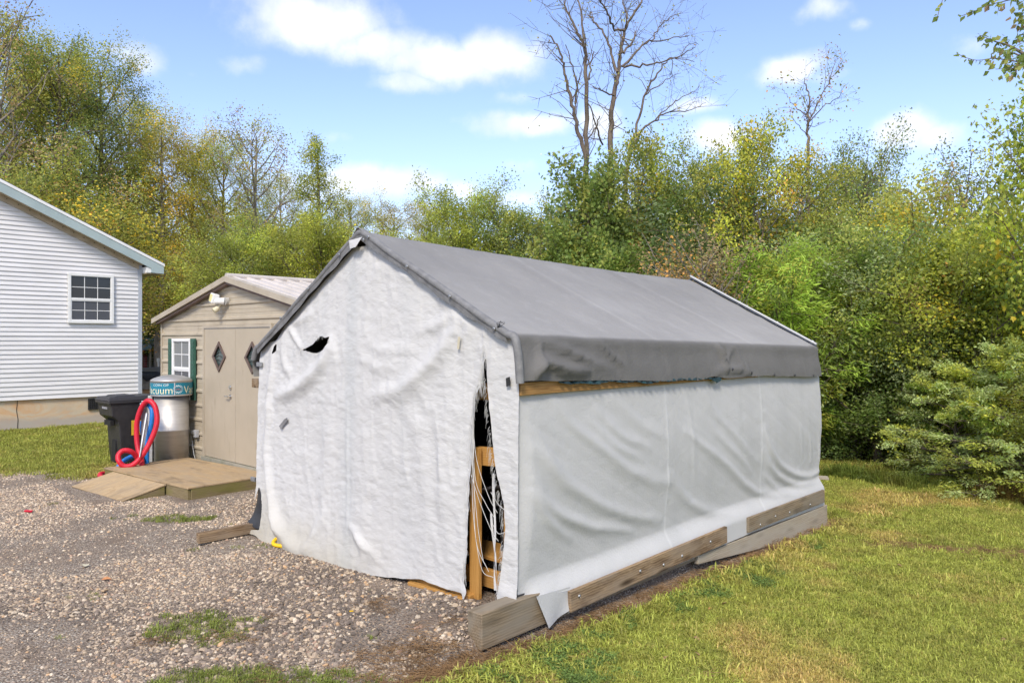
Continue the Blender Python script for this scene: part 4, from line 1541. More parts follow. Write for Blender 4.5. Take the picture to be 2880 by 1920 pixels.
# --- grey roof cover with valance
prof = [(-.095, 0, 'v'), (-.092, .12, 'v'), (-.085, .25, 'v'), (-.078, .36, 'v'), (-.07, .46, 'v'), (-.06, .58, 'v'), (-.052, .70, 'v'), (-.050, .82, 'v'), (-.048, .93, 'v'), (-.040, .985, 'v')]
NUR = 190
xr_ = np.linspace(-.055, TL + .01, NUR)
rows = []
for xv in xr_:
    ze, zr = eave_z(xv), ridge_z(xv)
    sagf = -.028 * abs(math.sin(math.pi * xv / 1.795)) ** 1.3
    vbot = 1.789 - .021 * xv + .012 * math.sin(xv * 2.2) + .02 * math.exp(-(xv / .3) ** 2) + .03 * math.exp(-((xv - 2.62) / .16) ** 2)
    row = []
    for (yv, f_, _) in prof:
        row.append((xv, yv, vbot + (ze - vbot) * f_))
    n1 = 26
    for i in range(n1 + 1):
        f_ = i / n1
        y_ = .012 + (1.8 - .012) * f_
        z_ = ze + .012 + (zr - ze - .012) * (y_ / 1.8) + sagf * math.sin(math.pi * f_)
        if f_ > .985:
            z_ -= .006
        row.append((xv, y_, z_))
    zl = eave_z(xv, TW)
    for i in range(1, n1 + 1):
        f_ = i / n1
        y_ = 1.8 + 1.86 * f_
        row.append((xv, y_, zr + (zl - zr) * f_ + sagf * math.sin(math.pi * f_)))
    for i in range(1, 9):
        f_ = i / 8
        row.append((xv, 3.66 + .07 * math.sin(f_ * 2.6) + .03 * f_ * (1 if xv < .4 else 0), zl - .30 * f_))
    rows.append(row)
P = np.array(rows)                                # (nx, ns, 3)
P[..., 0] *= 1 + (TR / TL - 1) * np.clip(1 - np.abs(P[..., 1] - 1.8) / 1.8, 0, 1) * sst(P[..., 0], 0, 1)
nr = len(prof)
Xv, Zv = P[:, :nr, 0], P[:, :nr, 2]
vf = [(sz((160, 520), (210, 440), (270, 400), (330, 430), (400, 460), (520, 470)), .06, .045),
      (sz((190, 480), (230, 380), (240, 260)), .03, .035),
      (sz((330, 420), (460, 440), (620, 470)), .035, .03),
      (sz((240, 260), (420, 330), (560, 400), (700, 440)), .03, .035),
      (sz((360, 300), (520, 360), (600, 380)), .02, .03),
      (sz((620, 240), (700, 340), (790, 420)), .03, .028), (sz((760, 270), (800, 340), (820, 400)), .015, .025),
      (sz((1415, 270), (1440, 340), (1455, 440)), .06, .030), (sz((1455, 440), (1500, 330), (1540, 290)), .02, .03), (sz((1455, 440), (1530, 440), (1610, 470)), .04, .03),
      (sz((1455, 440), (1420, 450), (1380, 470)), .03, .03), (sz((1220, 260), (1250, 310)), .012, .02), (sz((1540, 290), (1570, 400), (1610, 470)), .02, .03)]
P[:, :nr, 1] -= 1.25 * folds(Xv, Zv, [(p, a, w * .75) for p, a, w in vf]) * np.sin(np.pi * np.clip((np.arange(nr) + .8) / (nr + .3), 0, 1))[None, :] ** .5
P[..., 2] += .006 * fbm(P[..., 0] * 2.2, P[..., 1] * 2.2, 91, 4) + .008 * ((1 - np.abs(fbm(P[..., 0] * 1.1, P[..., 1] * 2.4, 95, 3)) * 2.5).clip(0, 1)) ** 2
P[:, :nr, 1] += (.004 * fbm(P[:, :nr, 0] * 7, P[:, :nr, 2] * 9, 92, 3) + .016 * fbm(P[:, :nr, 0] * 5 + P[:, :nr, 2] * 2, P[:, :nr, 2] * 2.5, 93, 3)) * np.linspace(1, .1, nr)[None, :]
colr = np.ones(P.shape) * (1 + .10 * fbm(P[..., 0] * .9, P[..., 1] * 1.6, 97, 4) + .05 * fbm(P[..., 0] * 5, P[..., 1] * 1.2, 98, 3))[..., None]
colr[:, :nr] *= .57  # valance coloured darker than the roof: painted shade of its upright face
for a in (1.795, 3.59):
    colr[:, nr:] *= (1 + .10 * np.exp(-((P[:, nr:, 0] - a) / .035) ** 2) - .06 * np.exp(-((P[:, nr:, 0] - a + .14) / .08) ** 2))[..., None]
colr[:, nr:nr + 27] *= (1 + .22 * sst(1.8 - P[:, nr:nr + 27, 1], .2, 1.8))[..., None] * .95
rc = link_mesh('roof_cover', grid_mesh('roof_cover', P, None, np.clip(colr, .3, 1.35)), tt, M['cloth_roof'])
# hem wrapped round the front rafters
M['cloth_hem'] = mat_plain('cloth_hem', (.15, .15, .152), (.21, .21, .212), 12, .65, 0, .5, 30)
for side in (0, 1):
    pts = []
    for i in range(40):
        f_ = i / 39
        y_ = 1.83 * (1 - f_) - .03 * f_ if side == 0 else 1.77 + 1.86 * f_
        z_ = rake_z(min(max(y_, 0), TW)) - .002
        pts.append((-.068 + .003 * math.sin(i * .5), y_, z_ + .003 * math.sin(i * .37)))
    if side == 0:
        pts += [(-.068, -.06, 2.09), (-.066, -.078, 2.0), (-.066, -.088, 1.9), (-.064, -.094, 1.80)]
    else:
        pts += [(-.068, 3.67, 1.97), (-.066, 3.70, 1.90)]
    hm = MB().tube(spline(pts, 2), .030, 10).build('rafter_hem', M['cloth_hem'], tt)
    fb = MB()
    n_ = 40
    vv = []
    for i in range(n_):
        f_ = i / (n_ - 1)
        y_ = 1.80 - 1.78 * f_ if side == 0 else 1.80 + 1.80 * f_
        z_ = rake_z(min(max(y_, 0), TW)) - .02
        drop = .050 + .008 * math.sin(i * .31) + .004 * math.sin(i * .9)
        vv += [(-.088, y_, z_), (-.082 + .006 * math.sin(i), y_, z_ - drop)]
    fb.add(vv, [(2 * i, 2 * i + 1, 2 * i + 3, 2 * i + 2) for i in range(n_ - 1)], True)
    fb.build('hem_flap', M['cloth_hem'], hm)
# hood over the peak
hp = []
for j in range(7):
    for i in range(13):
        a = -1 + 2 * i / 12
        f_ = j / 6
        y_ = 1.8 + a * .17
        hp.append((-.10 + .09 * f_ + .02 * abs(a), y_, 3.066 - abs(a) * .105 - .02 * a * a + .012 * (1 - f_)))
MB().add(hp, [(j * 13 + i, j * 13 + i + 1, j * 13 + 14 + i, j * 13 + 13 + i) for j in range(6) for i in range(12)], True).build('peak_hood', M['cloth_roof'], tt)
MB().add([(-.10, 1.93, 2.975), (-.11, 1.72, 2.985), (-.12, 1.80, 2.905), (-.11, 1.90, 2.90)], [(0, 1, 2, 3)]).build('torn_flap', M['cloth_white'], tt)
for pl in ((965, 150), (1285, 345), (1600, 563), (1925, 798), (785, 258), (555, 506), (352, 717), (1000, 130)):
    t_, z_ = fz3(pl)[0]
    gm = MB().lathe([(.005, -.004), (.012, -.004), (.014, 0), (.012, .004), (.005, .004), (.005, -.004)], 12)
    go = gm.build('grommet', M['galv'], tt)
    go.location = (-.102, t_, z_)
    go.rotation_euler = (0, R(90), 0)
# ball bungee tufts near the eave
ld_ = MB()
for i in range(6):
    a = random.uniform(-1, 1)
    ld_.tube([(-.10, .09, 2.19), (-.11 + random.uniform(-.01, .02), .07 + a * .03, 2.215 + random.uniform(-.01, .02)), (-.09, .05 + a * .05, 2.225 + random.uniform(-.02, .02))], .002, 4)
ld_.build('bungee_cord', M['ink'], tt)
for pl in ((163, 750), (165, 1142), (166, 360 * 2.352 / 2.352 + 1000)):
    t_, z_ = sz(pl)[0]
    go = MB().lathe([(.005, -.003), (.014, -.003), (.016, 0), (.014, .003), (.005, .003), (.005, -.003)], 10).build('grommet', M['dark_metal'], sc_o)
    go.location = (t_, -.042, z_)
    go.rotation_euler = (R(90), 0, 0)
for pl in ((1455, 448), (1768, 485), (1905, 486), (2030, 487), (1615, 470)):
    t_, z_ = sz(pl)[0]
    go = MB().lathe([(.005, -.003), (.014, -.003), (.016, 0), (.014, .003), (.005, .003), (.005, -.003)], 10).build('grommet', M['dark_metal'], rc)
    go.location = (t_, -.16 if pl[0] == 1455 else -.108, z_ + .01)
    go.rotation_euler = (R(90), 0, 0)
# ragged edge of a green tarp under the valance
vv, n_ = [], 90
for i in range(n_):
    f_ = i / (n_ - 1)
    x_ = .36 + 2.45 * f_
    zt2 = 1.805 - .021 * x_
    dr = (.026 + .008 * math.sin(f_ * 16) + .007 * math.sin(f_ * 43)) * math.sin(math.pi * min(1, f_ * 1.05 + .03)) ** .4 + (.06 * math.exp(-((f_ - .95) / .03) ** 2))
    vv += [(x_, -.082 + .012 * math.sin(i * 1.3), zt2), (x_, -.098 - .014 * math.sin(i * 1.9), zt2 - dr)]
MB().add(vv, [(2 * i, 2 * i + 1, 2 * i + 3, 2 * i + 2) for i in range(n_ - 1)], True).build('tarp_edge', M['green_tarp'], tt)
# rear rafter poles left bare
M['pole'] = mat_plain('pole', (.14, .14, .15), (.22, .22, .23), 9, .4, .5)
pb_ = MB()
pb_.tube([(TL + .06, -.01, eave_z(TL) + .0), (TR + .06, 1.8, ridge_z(TL) + .015)], .018, 10)
rp_ = pb_.build('rear_rafter_pole', M['pole'], tt)
MB().tube([(TL + .02, -.03, eave_z(TL) + .03), (TR + .02, 1.8, ridge_z(TL) + .05)], .014, 8).build('rear_hem', M['cloth_side'], tt)
for f_ in (.02, .28, .52, .58, .80, .97):
    z_ = eave_z(TL) + (ridge_z(TL) - eave_z(TL)) * f_
    MB().tube([(TL + (TR - TL) * f_ + .045, 1.8 * f_, z_ + .03), (TL + (TR - TL) * f_ + .08, 1.8 * f_ + .01, z_ + .045)], .016, 8).build('clip', M['white_paint'], rp_)
MB().tube([(TR + .06, 1.8, ridge_z(TL) + .015), (TL + .06, 3.6, eave_z(TL, TW))], .018, 10).build('rear_rafter_pole', M['pole'], tt)
# legs
for (x_, y_) in ((.0, .0), (.0, TW - .0), (TL, .0), (TL, TW), (2.7, .0), (2.7, TW)):
    z0 = .30 if y_ == 0 else .18
    lg = MB().tube([(x_ + .02, y_ + (.03 if y_ == 0 else .01), z0), (x_ + .02, y_ + (.03 if y_ == 0 else .01), eave_z(x_, y_) - .03)], .021, 10).build('leg', M['dark_metal'], tt)
    MB().box(x_ - .05, x_ + .11, y_ - .04, y_ + .09, z0 - .008, z0 + .004).build('foot_plate', M['dark_metal'], lg)
# cloths at the back and on the left
P = np.zeros((30, 60, 3))
for i in range(30):
    for j in range(60):
        y_ = TW * j / 59
        zt2 = ridge_z(TL) + (eave_z(TL) - ridge_z(TL)) * abs(y_ - 1.8) / 1.8
        P[i, j] = (TL + .03 * math.sin(j * .9), y_, .1 + (zt2 - .13) * i / 29)
link_mesh('back_cloth', grid_mesh('back_cloth', P), tt, M['cloth_side'])
P = np.zeros((20, 60, 3))
for i in range(20):
    for j in range(60):
        P[i, j] = (.0 + TL * j / 59, TW + .045 + .012 * math.sin(j * .7 + i * .2), .12 + (1.9 - .03 * TW - .02 * TL * j / 59) * i / 19)
M['black_tarp'] = mat_plain('black_tarp', (.022, .023, .026), (.04, .042, .047), 8, .4, 0, .6, 14)
link_mesh('left_cloth', grid_mesh('left_cloth', P), tt, M['black_tarp'])
# black sheeting lying at the foot of the left corner
P = np.zeros((14, 20, 3))
for i in range(14):
    for j in range(20):
        u_, v_ = j / 19, i / 13
        P[i, j] = (-.05 - .03 * math.sin(u_ * 7) * (1 - v_) - .06 * (1 - v_) ** 3, TW - .26 * u_ + .04 + .12 * (1 - v_) ** 3 * (1 - u_), .20 + .50 * v_ ** 1.2 + .03 * math.sin(u_ * 9 + v_ * 4) * (1 - v_))
link_mesh('black_sheet', grid_mesh('black_sheet', P), tt, M['black_tarp'])
for (px, py) in ((745, 1024), (728, 1345)):
    t_, z_ = pt_front(px, py)
    MB().box(-.07, -.045, t_ - .04, t_ + .05, z_ - .022, z_ + .022).build('strap_clip', M['galv'], tt, .004)
# --- timber
board('side_rail', tt, (-.03, -.052, 1.757), (3.6, -.047, 1.765), .092, .040, M['wood_rail'])
board('side_rail', tt, (-.06, TW + .10, 1.655), (TL, TW + .10, 1.60), .092, .12, M['wood_batten'])
sk = board('skid', tt, (-.43, -.02, .162), (TL + .10, -.02, .226), .240, .14, M['wood_skid'], bevel=.006)
board('skid', tt, (-.68, TW + .05, .165), (TL, TW + .05, .19), .10, .06, M['wood_batten'])
b1 = board('batten', tt, (.432, -.128, .165), (2.80, -.128, .232), .155, .032, M['wood_batten'])
b2 = board('batten', tt, (3.25, -.128, .2415), (5.17, -.128, .2525), .148, .030, M['wood_skid'])
for b_, xs_ in ((b1, (.10, .9, 1.25, 1.55, 2.05)), (b2, (.25, .6, .95, 1.5))):
    for x_ in xs_:
        MB().lathe([(0, -.004), (.014, -.003), (.016, 0), (.0, .006)], 10).build('washer', M['galv'], b_).matrix_local = Matrix.Translation((x_, (.0175 if b_.matrix_local.col[1].y < 0 else -.0175), random.uniform(-.04, .02))) @ Matrix.Rotation(R(90), 4, 'X')
lb = MB().hexa([(2.30, -.118, .045), (TL + .12, -.118, -.20), (2.30, -.078, .045), (TL + .12, -.078, -.20), (2.30, -.118, .122), (TL + .12, -.118, .125), (2.30, -.078, .122), (TL + .12, -.078, .125)])
M['wood_low'] = M['wood_grey']
lb.build('wedge_board', M['wood_low'], tt, .004)
# wooden stud frame inside the opening
board('stud', tt, (.05, .475, .10), (.05, .475, 1.29), .095, .04, M['wood_new'], (0, 1, 0))
board('stud', tt, (.16, .205, .20), (.16, .205, 1.22), .12, .04, M['wood_new'], (0, 1, 0))
board('cross_rail', tt, (.115, .52, 1.215), (.115, -.005, 1.235), .14, .04, M['wood_new'])
board('cross_rail', tt, (.115, 1.0, 1.70), (.115, -.0, 1.72), .13, .04, M['wood_new'])
board('bottom_rail', tt, (.20, 1.2, .25), (.20, .02, .27), .14, .04, M['wood_new'])
board('shelf_board', tt, (.40, 1.3, .40), (.40, .03, .40), .03, .34, M['wood_new'])
board('sole_plate', tt, (.03, 1.25, .155), (.03, .47, .165), .035, .09, M['wood_new'])
board('sole_plate', tt, (-.045, 1.15, .135), (-.035, .50, .15), .03, .05, M['wood_new'])
# --- frayed threads along the slit
th_ = MB()
rg = random.Random(5)
for i in range(330):
    if i < 190:
        f_ = rg.random() * 8.6
        k_ = int(f_)
        (a, b), (c_, d_) = slit[k_], slit[k_ + 1]
        f_ -= k_
        y_, z_ = a + (c_ - a) * f_, b + (d_ - b) * f_
        L = rg.uniform(.02, .13)
        dy = -rg.uniform(.0, .035) if rg.random() < .75 else rg.uniform(0, .03)
    else:
        f_ = rg.random() * 8.8
        k_ = 12 + int(f_)
        (a, b), (c_, d_) = slit[k_], slit[min(k_ + 1, len(slit) - 1)]
        f_ -= int(f_)
        y_, z_ = a + (c_ - a) * f_, b + (d_ - b) * f_
        L = rg.uniform(.02, .10)
        dy = rg.uniform(.0, .03)
    x0 = -.055 - rg.uniform(0, .02)
    th_.tube([(x0, y_, z_), (x0 - .006, y_ + dy * .6, z_ - L * .35), (x0 - .004, y_ + dy, z_ - L)], [.0015, .0011, .0007], 3, False)
for i in range(60):                                # fringe of the hole
    hp_ = holes[1]
    k_ = rg.randrange(len(hp_))
    (a, b), (c_, d_) = hp_[k_], hp_[(k_ + 1) % len(hp_)]
    f_ = rg.random()
    y_, z_ = a + (c_ - a) * f_, b + (d_ - b) * f_
    th_.tube([(-.075, y_, z_), (-.08, y_ + rg.uniform(-.03, .03), z_ - rg.uniform(.0, .04))], [.002, .001], 3, False)
for (pts) in (((.40, 1.70), (.385, 1.2), (.33, .75), (.285, .48)), ((.405, 1.60), (.36, 1.1), (.25, .92), (.17, .82)), ((.40, 1.45), (.39, 1.0), (.36, .70), (.30, .42), (.20, .38)),
              ((.42, 1.1), (.30, .90), (.18, .72), (.13, .66)), ((.41, 1.65), (.35, 1.25), (.22, .98), (.14, .86)), ((.39, 1.55), (.37, 1.05), (.345, .62), (.23, .42)), ((.21, 1.0), (.12, .93), (.06, .90)), ((.2, .78), (.12, .72), (.05, .74))):
    th_.tube(spline([(-.05 - .02 * math.sin(i), a, b) for i, (a, b) in enumerate(pts)], 6), .0022, 4, False)
tho = th_.build('frayed_threads', M['thread'], tt)
tho['kind'] = 'stuff'
for (ya, yb, za, zb2, w_) in ((.175, .155, 1.14, .30, .016), (.20, .12, .85, .20, .012), (.52, .48, .35, .10, .05)):
    vv, n_ = [], 26
    for i in range(n_):
        f_ = i / (n_ - 1)
        y_ = ya + (yb - ya) * f_ + .008 * math.sin(f_ * 9)
        ww = w_ * (.75 + .35 * math.sin(f_ * 13 + 1))
        vv += [(-.055 + .01 * math.sin(f_ * 7), y_ - ww / 2, za + (zb2 - za) * f_), (-.06, y_ + ww / 2, za + (zb2 - za) * f_)]
    MB().add(vv, [(2 * i, 2 * i + 1, 2 * i + 3, 2 * i + 2) for i in range(n_ - 1)], True).build('torn_ribbon', M['cloth_white'], tt)
# --- clutter seen through the slit: each a thing on the shelf or floor inside
def tp(x, y, z):
    p = TENT + AX * x + BX * y
    return Vector((p.x, p.y, z))


o = MB().box(-.11, .11, -.14, .14, 0, .16).box(-.02, .02, -.10, .10, .16, .19).build('red_toolbox', mat_plain('red_plastic', (.40, .012, .02), (.3, .01, .018), 8, .5), None, .012)
o.location, o.rotation_euler = tp(.62, .22, .60), (0, 0, TH)
tag(o, 'red plastic box glimpsed through the slit in the tent cloth', 'box')
o = MB().box(-.22, .22, -.26, .26, 0, .18).box(-.20, .20, -.24, .24, .18, .2).build('dark_crate', M['black_plastic'], None, .012)
o.location, o.rotation_euler = tp(.62, .30, .416), (0, 0, TH)
tag(o, 'dark crate on the low shelf inside the tent opening', 'crate')
o = MB().tube(spline([(0, 0, 0), (.03, .05, .05), (0, .12, .10), (.02, .22, .12), (.05, .30, .10)], 6), .013, 8).build('yellow_strap', M['yellow'])
o.location, o.rotation_euler = tp(.34, .18, .43), (0, 0, TH)
tag(o, 'yellow strap lying on the low shelf inside the tent', 'strap')
o = MB().box(-.05, .05, -.06, .06, 0, .09).box(-.03, .03, -.035, .035, .09, .12).build('white_jug', M['white_paint'], None, .012)
o.location, o.rotation_euler = tp(.36, .33, .416), (0, 0, TH)
tag(o, 'small white jug beside the orange stud inside the tent', 'jug')
# yellow cable loop on the gravel by the left end of the front cloth
p0 = at(800, 1512, 7.42)
gz0 = float(ground_z(p0.x, p0.y))
o = MB().tube(spline([(.22, .12, .02), (.04, .13, .05), (-.09, .06, .06), (-.10, -.02, .03), (0, -.06, .02), (.12, -.05, .02), (.25, 0, .02)], 8), .019, 8).build('yellow_cable', M['yellow'])
o.location = (p0.x, p0.y, gz0)
tag(o, 'yellow cable loop poking out under the white front cloth', 'cable')
# weathered board end sticking out behind the tent
o = board('loose_board', None, (0, 0, 0), (.9, -.25, -.02), .03, .16, M['wood_grey'])
pq = at(2300, 1338, 10.2)
o.location = (pq.x - .78, pq.y + .2, pq.z)
tag(o, 'grey weathered board end poking out behind the tent', 'board')

# ------------------------------------------------------------------ trees
C_ = dict(green=(.15, .20, .06), olive=(.235, .25, .08), ygreen=(.33, .335, .08), yellow=(.58, .44, .065), orange=(.48, .27, .085), brown=(.29, .215, .13),
          dark=(.12, .165, .065), bright=(.30, .41, .09), grey=(.25, .29, .175), lime=(.45, .485, .085))
LEAF_T = {
    'diamond': (np.array([(0, 0, 0), (.45, .33, .07), (1, 0, -.06), (.45, -.33, .07)]), np.array([(0, 1, 2, 3)])),
    'long': (np.array([(0, 0, 0), (.4, .10, .02), (1, 0, -.16), (.4, -.10, .02)]), np.array([(0, 1, 2, 3)])),
    'spray': (np.array([(0, 0, 0), (.5, .22, .0), (1, 0, -.08), (.5, -.22, .0)]), np.array([(0, 1, 2, 3)])),
}
mp = [(0, 0), (.10, .20), (-.02, .44), (.30, .30), (.48, .56), (.60, .20), (1.0, 0)]
mp = mp + [(a, -b) for a, b in mp[-2:0:-1]]
mv_ = [(.38, 0, .05)] + [(a, b, -.10 * abs(b) - (.08 if a > .9 else 0)) for a, b in mp]
LEAF_T['maple'] = (np.array(mv_), np.array([(0, i + 1, (i + 1) % len(mp) + 1) for i in range(len(mp))]))


def unit(v):
    return v / (np.linalg.norm(v, axis=-1, keepdims=True) + 1e-9)


def leaf_mesh(name, pos, size, cols, rng, kind='diamond', up=.7, axis=None, droop=.25):
    T, Fc = LEAF_T[kind]
    n = len(pos)
    nor = unit(rng.normal(size=(n, 3)) * .75 + np.array([0, 0, up]))
    ax = rng.normal(size=(n, 3)) if axis is None else axis + rng.normal(size=(n, 3)) * .45
    ax = ax + np.array([0, 0, -droop])
    ax = unit(ax - nor * (ax * nor).sum(1, keepdims=True))
    bi = np.cross(nor, ax)
    s = size * rng.uniform(.6, 1.3, n)
    V = pos[:, None, :] + s[:, None, None] * (T[None, :, 0:1] * ax[:, None, :] + T[None, :, 1:2] * bi[:, None, :] + T[None, :, 2:3] * nor[:, None, :])
    k = len(T)
    f = (np.arange(n)[:, None, None] * k + Fc[None]).reshape(-1, Fc.shape[1])
    c = np.repeat(cols, k, 0)
    return np_mesh(name, V.reshape(-1, 3), f, False, c)


def pick_cols(rng, palette, groups, n):
    """one colour per clump with a little spread, some leaves off-colour"""
    names = list(palette)
    w = np.array([palette[k] for k in names], float)
    w /= w.sum()
    tab = np.array([C_[k] for k in names])
    gsel = rng.choice(len(names), groups.max() + 1, p=w)
    sel = gsel[groups]
    alt = rng.choice(len(names), n, p=w)
    sel = np.where(rng.random(n) < .16, alt, sel)
    gb = rng.uniform(.72, 1.22, groups.max() + 1)[groups][:, None]
    return tab[sel] * gb * rng.uniform(.85, 1.15, (n, 1)) * rng.uniform(.95, 1.05, (n, 3))


def bez(p0, p1, p2, n):
    t = np.linspace(0, 1, n)[:, None]
    return (1 - t) ** 2 * p0 + 2 * t * (1 - t) * p1 + t * t * p2


def tree_proto(key, seed, H, base, Rr, nl, nleaf, lsize, palette, prof='round', leaf='diamond', up=.45, spread=.16, trunk_r=None, twig_n=7, kind_up=.7, layered=False, droop=.25, lean=.02, bark='bark'):
    rng = np.random.default_rng(seed)
    tm = MB()
    tr = trunk_r or .016 * H + .03
    n = 12
    t = np.linspace(0, 1, n)
    tw = np.cumsum(rng.normal(size=(n, 2)) * lean * H / n * 2.2, 0)
    trunk = np.stack([tw[:, 0], tw[:, 1], t * H * .97], 1)
    trunk[0, :2] = 0
    trunk[0, 2] = -.3
    tm.tube(trunk, [tr * (1.25 if i == 0 else (1 - .9 * f)) for i, f in enumerate(t)], 8)
    cent, cdir, cgrp, csp = [], [], [], []
    gi = 0
    for i in range(nl):
        f = base + (.985 - base) * ((i + rng.random() * .8) / nl)
        hgt = f * H * .97
        k_ = min(n - 2, int(f * (n - 1)))
        fr = f * (n - 1) - k_
        o_ = trunk[k_] * (1 - fr) + trunk[k_ + 1] * fr
        q = (f - base) / (1 - base + 1e-6)
        w = {'round': math.sqrt(max(.05, 1 - (2 * q - .9) ** 2 * .85)), 'cone': 1.05 * (1 - q) ** .8 + .12, 'top': .45 + .75 * q * (1.25 - q * .75), 'col': .8 + .2 * math.sin(q * 9 + seed)}[prof]
        L = Rr * w * rng.uniform(.65, 1.2)
        a = i * 2.39996 + rng.normal() * .4
        el_ = up * (1 - .2 * q) + rng.normal() * .12 + .35 * q
        d_ = np.array([math.cos(a) * math.cos(el_), math.sin(a) * math.cos(el_), math.sin(el_)])
        p2 = o_ + d_ * L + np.array([0, 0, L * (.18 if not layered else -.06)])
        p1 = o_ + d_ * L * .5 + np.array([0, 0, -L * .02 if not layered else L * .05]) + rng.normal(size=3) * L * .06
        lb_ = bez(o_, p1, p2, 7)
        lr = max(.012, tr * .42 * (1 - f * .6) * min(1, L / Rr + .2))
        tm.tube(lb_, [lr * (1 - .85 * s) for s in np.linspace(0, 1, 7)], 5, False)
        ns = max(3, int(3 + L * 1.5))
        for j in range(ns):
            s = .25 + .75 * (j + rng.random()) / ns
            kk = min(5, int(s * 6))
            q0 = lb_[kk] * (1 - (s * 6 - kk)) + lb_[kk + 1] * (s * 6 - kk) if kk < 6 else lb_[6]
            side = rng.normal(size=3)
            if layered:
                side[2] *= .15
            dd = unit(d_ * .8 + side * .8 + np.array([0, 0, .25 if not layered else 0]))
            SL_ = L * rng.uniform(.25, .5) * (1.1 - .4 * s) + .15
            e_ = q0 + dd * SL_
            sb = bez(q0, (q0 + e_) / 2 + rng.normal(size=3) * SL_ * .08, e_, 4)
            tm.tube(sb, [lr * .4, lr * .3, lr * .2, .006], 3, False)
            gi += 1
            for k2 in range(twig_n):
                s2 = rng.uniform(.15, 1.08)
                pnt = sb[0] * (1 - s2) + sb[3] * s2
                cent.append(pnt + rng.normal(size=3) * spread * (.8 if not layered else .5) * Rr * .35)
                cdir.append(dd)
                cgrp.append(gi)
    cent, cdir, cgrp = np.array(cent), np.array(cdir), np.array(cgrp)
    sel = rng.integers(0, len(cent), nleaf)
    off = rng.normal(size=(nleaf, 3)) * spread
    if layered:
        off[:, 2] *= .3
    pos = cent[sel] + off
    pos[:, 2] = np.maximum(pos[:, 2], .03)
    cols = pick_cols(rng, palette, cgrp[sel], nleaf)
    cm = leaf_mesh(key + '_crown', pos, lsize, cols, rng, leaf, kind_up, cdir[sel] if leaf in ('long', 'spray') else None, droop)
    cm.materials.append(M['leaf'])
    tk = tm.mesh(key + '_trunk')
    tk.materials.append(M[bark])
    return tk, cm, float(np.percentile(pos[:, 2], 99.6))


PROTO = {}
PROTO['tall_a'] = tree_proto('tall_a', 1, 17, .20, 3.4, 36, 44000, .098, dict(olive=5, green=3, ygreen=3, yellow=.35, brown=.5), 'round', spread=.26, twig_n=6)
PROTO['tall_b'] = tree_proto('tall_b', 2, 17, .18, 3.2, 36, 44000, .098, dict(green=5, olive=4, dark=2, ygreen=1, yellow=.4), 'col', spread=.26, twig_n=6)
PROTO['tall_c'] = tree_proto('tall_c', 3, 16, .20, 3.2, 34, 34000, .098, dict(ygreen=5, olive=4, yellow=.9, brown=.8, green=1), 'top', spread=.28, twig_n=5, bark='bark_grey')
PROTO['sparse'] = tree_proto('sparse', 4, 14, .38, 3.0, 26, 8000, .10, dict(brown=3, olive=4, ygreen=2), 'round', spread=.20, twig_n=4, up=.75, bark='bark_grey')
PROTO['cone'] = tree_proto('cone', 5, 13, .12, 2.3, 44, 24000, .095, dict(olive=4, ygreen=4, green=2), 'cone', spread=.17, twig_n=5, up=.25)
PROTO['round_a'] = tree_proto('round_a', 6, 8, .10, 3.0, 36, 42000, .088, dict(green=4, dark=2, olive=3, ygreen=1), 'round', spread=.19, twig_n=7)
PROTO['round_b'] = tree_proto('round_b', 7, 8, .10, 2.8, 36, 42000, .085, dict(ygreen=6, lime=1.5, olive=3), 'round', spread=.19, twig_n=7)
PROTO['autumn'] = tree_proto('autumn', 8, 9, .10, 2.6, 38, 28000, .09, dict(ygreen=4, yellow=1.3, orange=.5, olive=4, green=2.5), 'round', spread=.18, twig_n=6, bark='bark_grey')
PROTO['under'] = tree_proto('under', 9, 6, .04, 2.9, 36, 36000, .082, dict(olive=4, ygreen=3, green=3, yellow=.5, brown=.8, orange=.2), 'round', spread=.22, twig_n=6)
PROTO['maple'] = tree_proto('maple', 10, 8, .06, 2.6, 40, 15000, .14, dict(green=6, olive=3, dark=2, orange=.10, yellow=.12), 'round', leaf='maple', spread=.20, twig_n=7, kind_up=.9)
PROTO['bush_g'] = tree_proto('bush_g', 11, 5, .02, 2.4, 40, 34000, .075, dict(green=4, grey=3, dark=2, olive=2), 'round', spread=.15, twig_n=8)
PROTO['bush_o'] = tree_proto('bush_o', 12, 5, .02, 2.4, 40, 32000, .075, dict(olive=5, grey=2, ygreen=3, yellow=.4, brown=.5), 'round', spread=.15, twig_n=8)
PROTO['dark_bush'] = tree_proto('dark_bush', 13, 4, .02, 2.2, 40, 30000, .075, dict(dark=5, green=4, grey=1), 'round', spread=.16, twig_n=8)
PROTO['willow'] = tree_proto('willow', 14, 5, .04, 2.1, 44, 24000, .17, dict(bright=6, ygreen=2, green=2), 'round', leaf='long', up=.8, spread=.13, twig_n=8, droop=.5)
PROTO['cedar'] = tree_proto('cedar', 15, 3.6, .06, 2.3, 44, 26000, .10, dict(grey=5, olive=4, green=2, ygreen=.8), 'cone', leaf='spray', up=.12, spread=.10, twig_n=10, layered=True, kind_up=1.6, droop=0)
PROTO['maple_y'] = tree_proto('maple_y', 16, 7, .30, 2.2, 40, 12000, .105, dict(lime=3, ygreen=4, yellow=.35, green=2.8, orange=.08), 'round', leaf='maple', spread=.22, twig_n=6, kind_up=.9)
PROTO['brown'] = tree_proto('brown', 17, 4.2, .02, 1.6, 44, 5500, .06, dict(brown=6, orange=1, olive=2), 'round', up=.85, spread=.12, twig_n=6, bark='bark_grey')
PROTO['airy'] = tree_proto('airy', 18, 8, .25, 2.2, 34, 7000, .085, dict(green=3, grey=3, dark=2, olive=2), 'top', spread=.16, twig_n=5, up=.8)
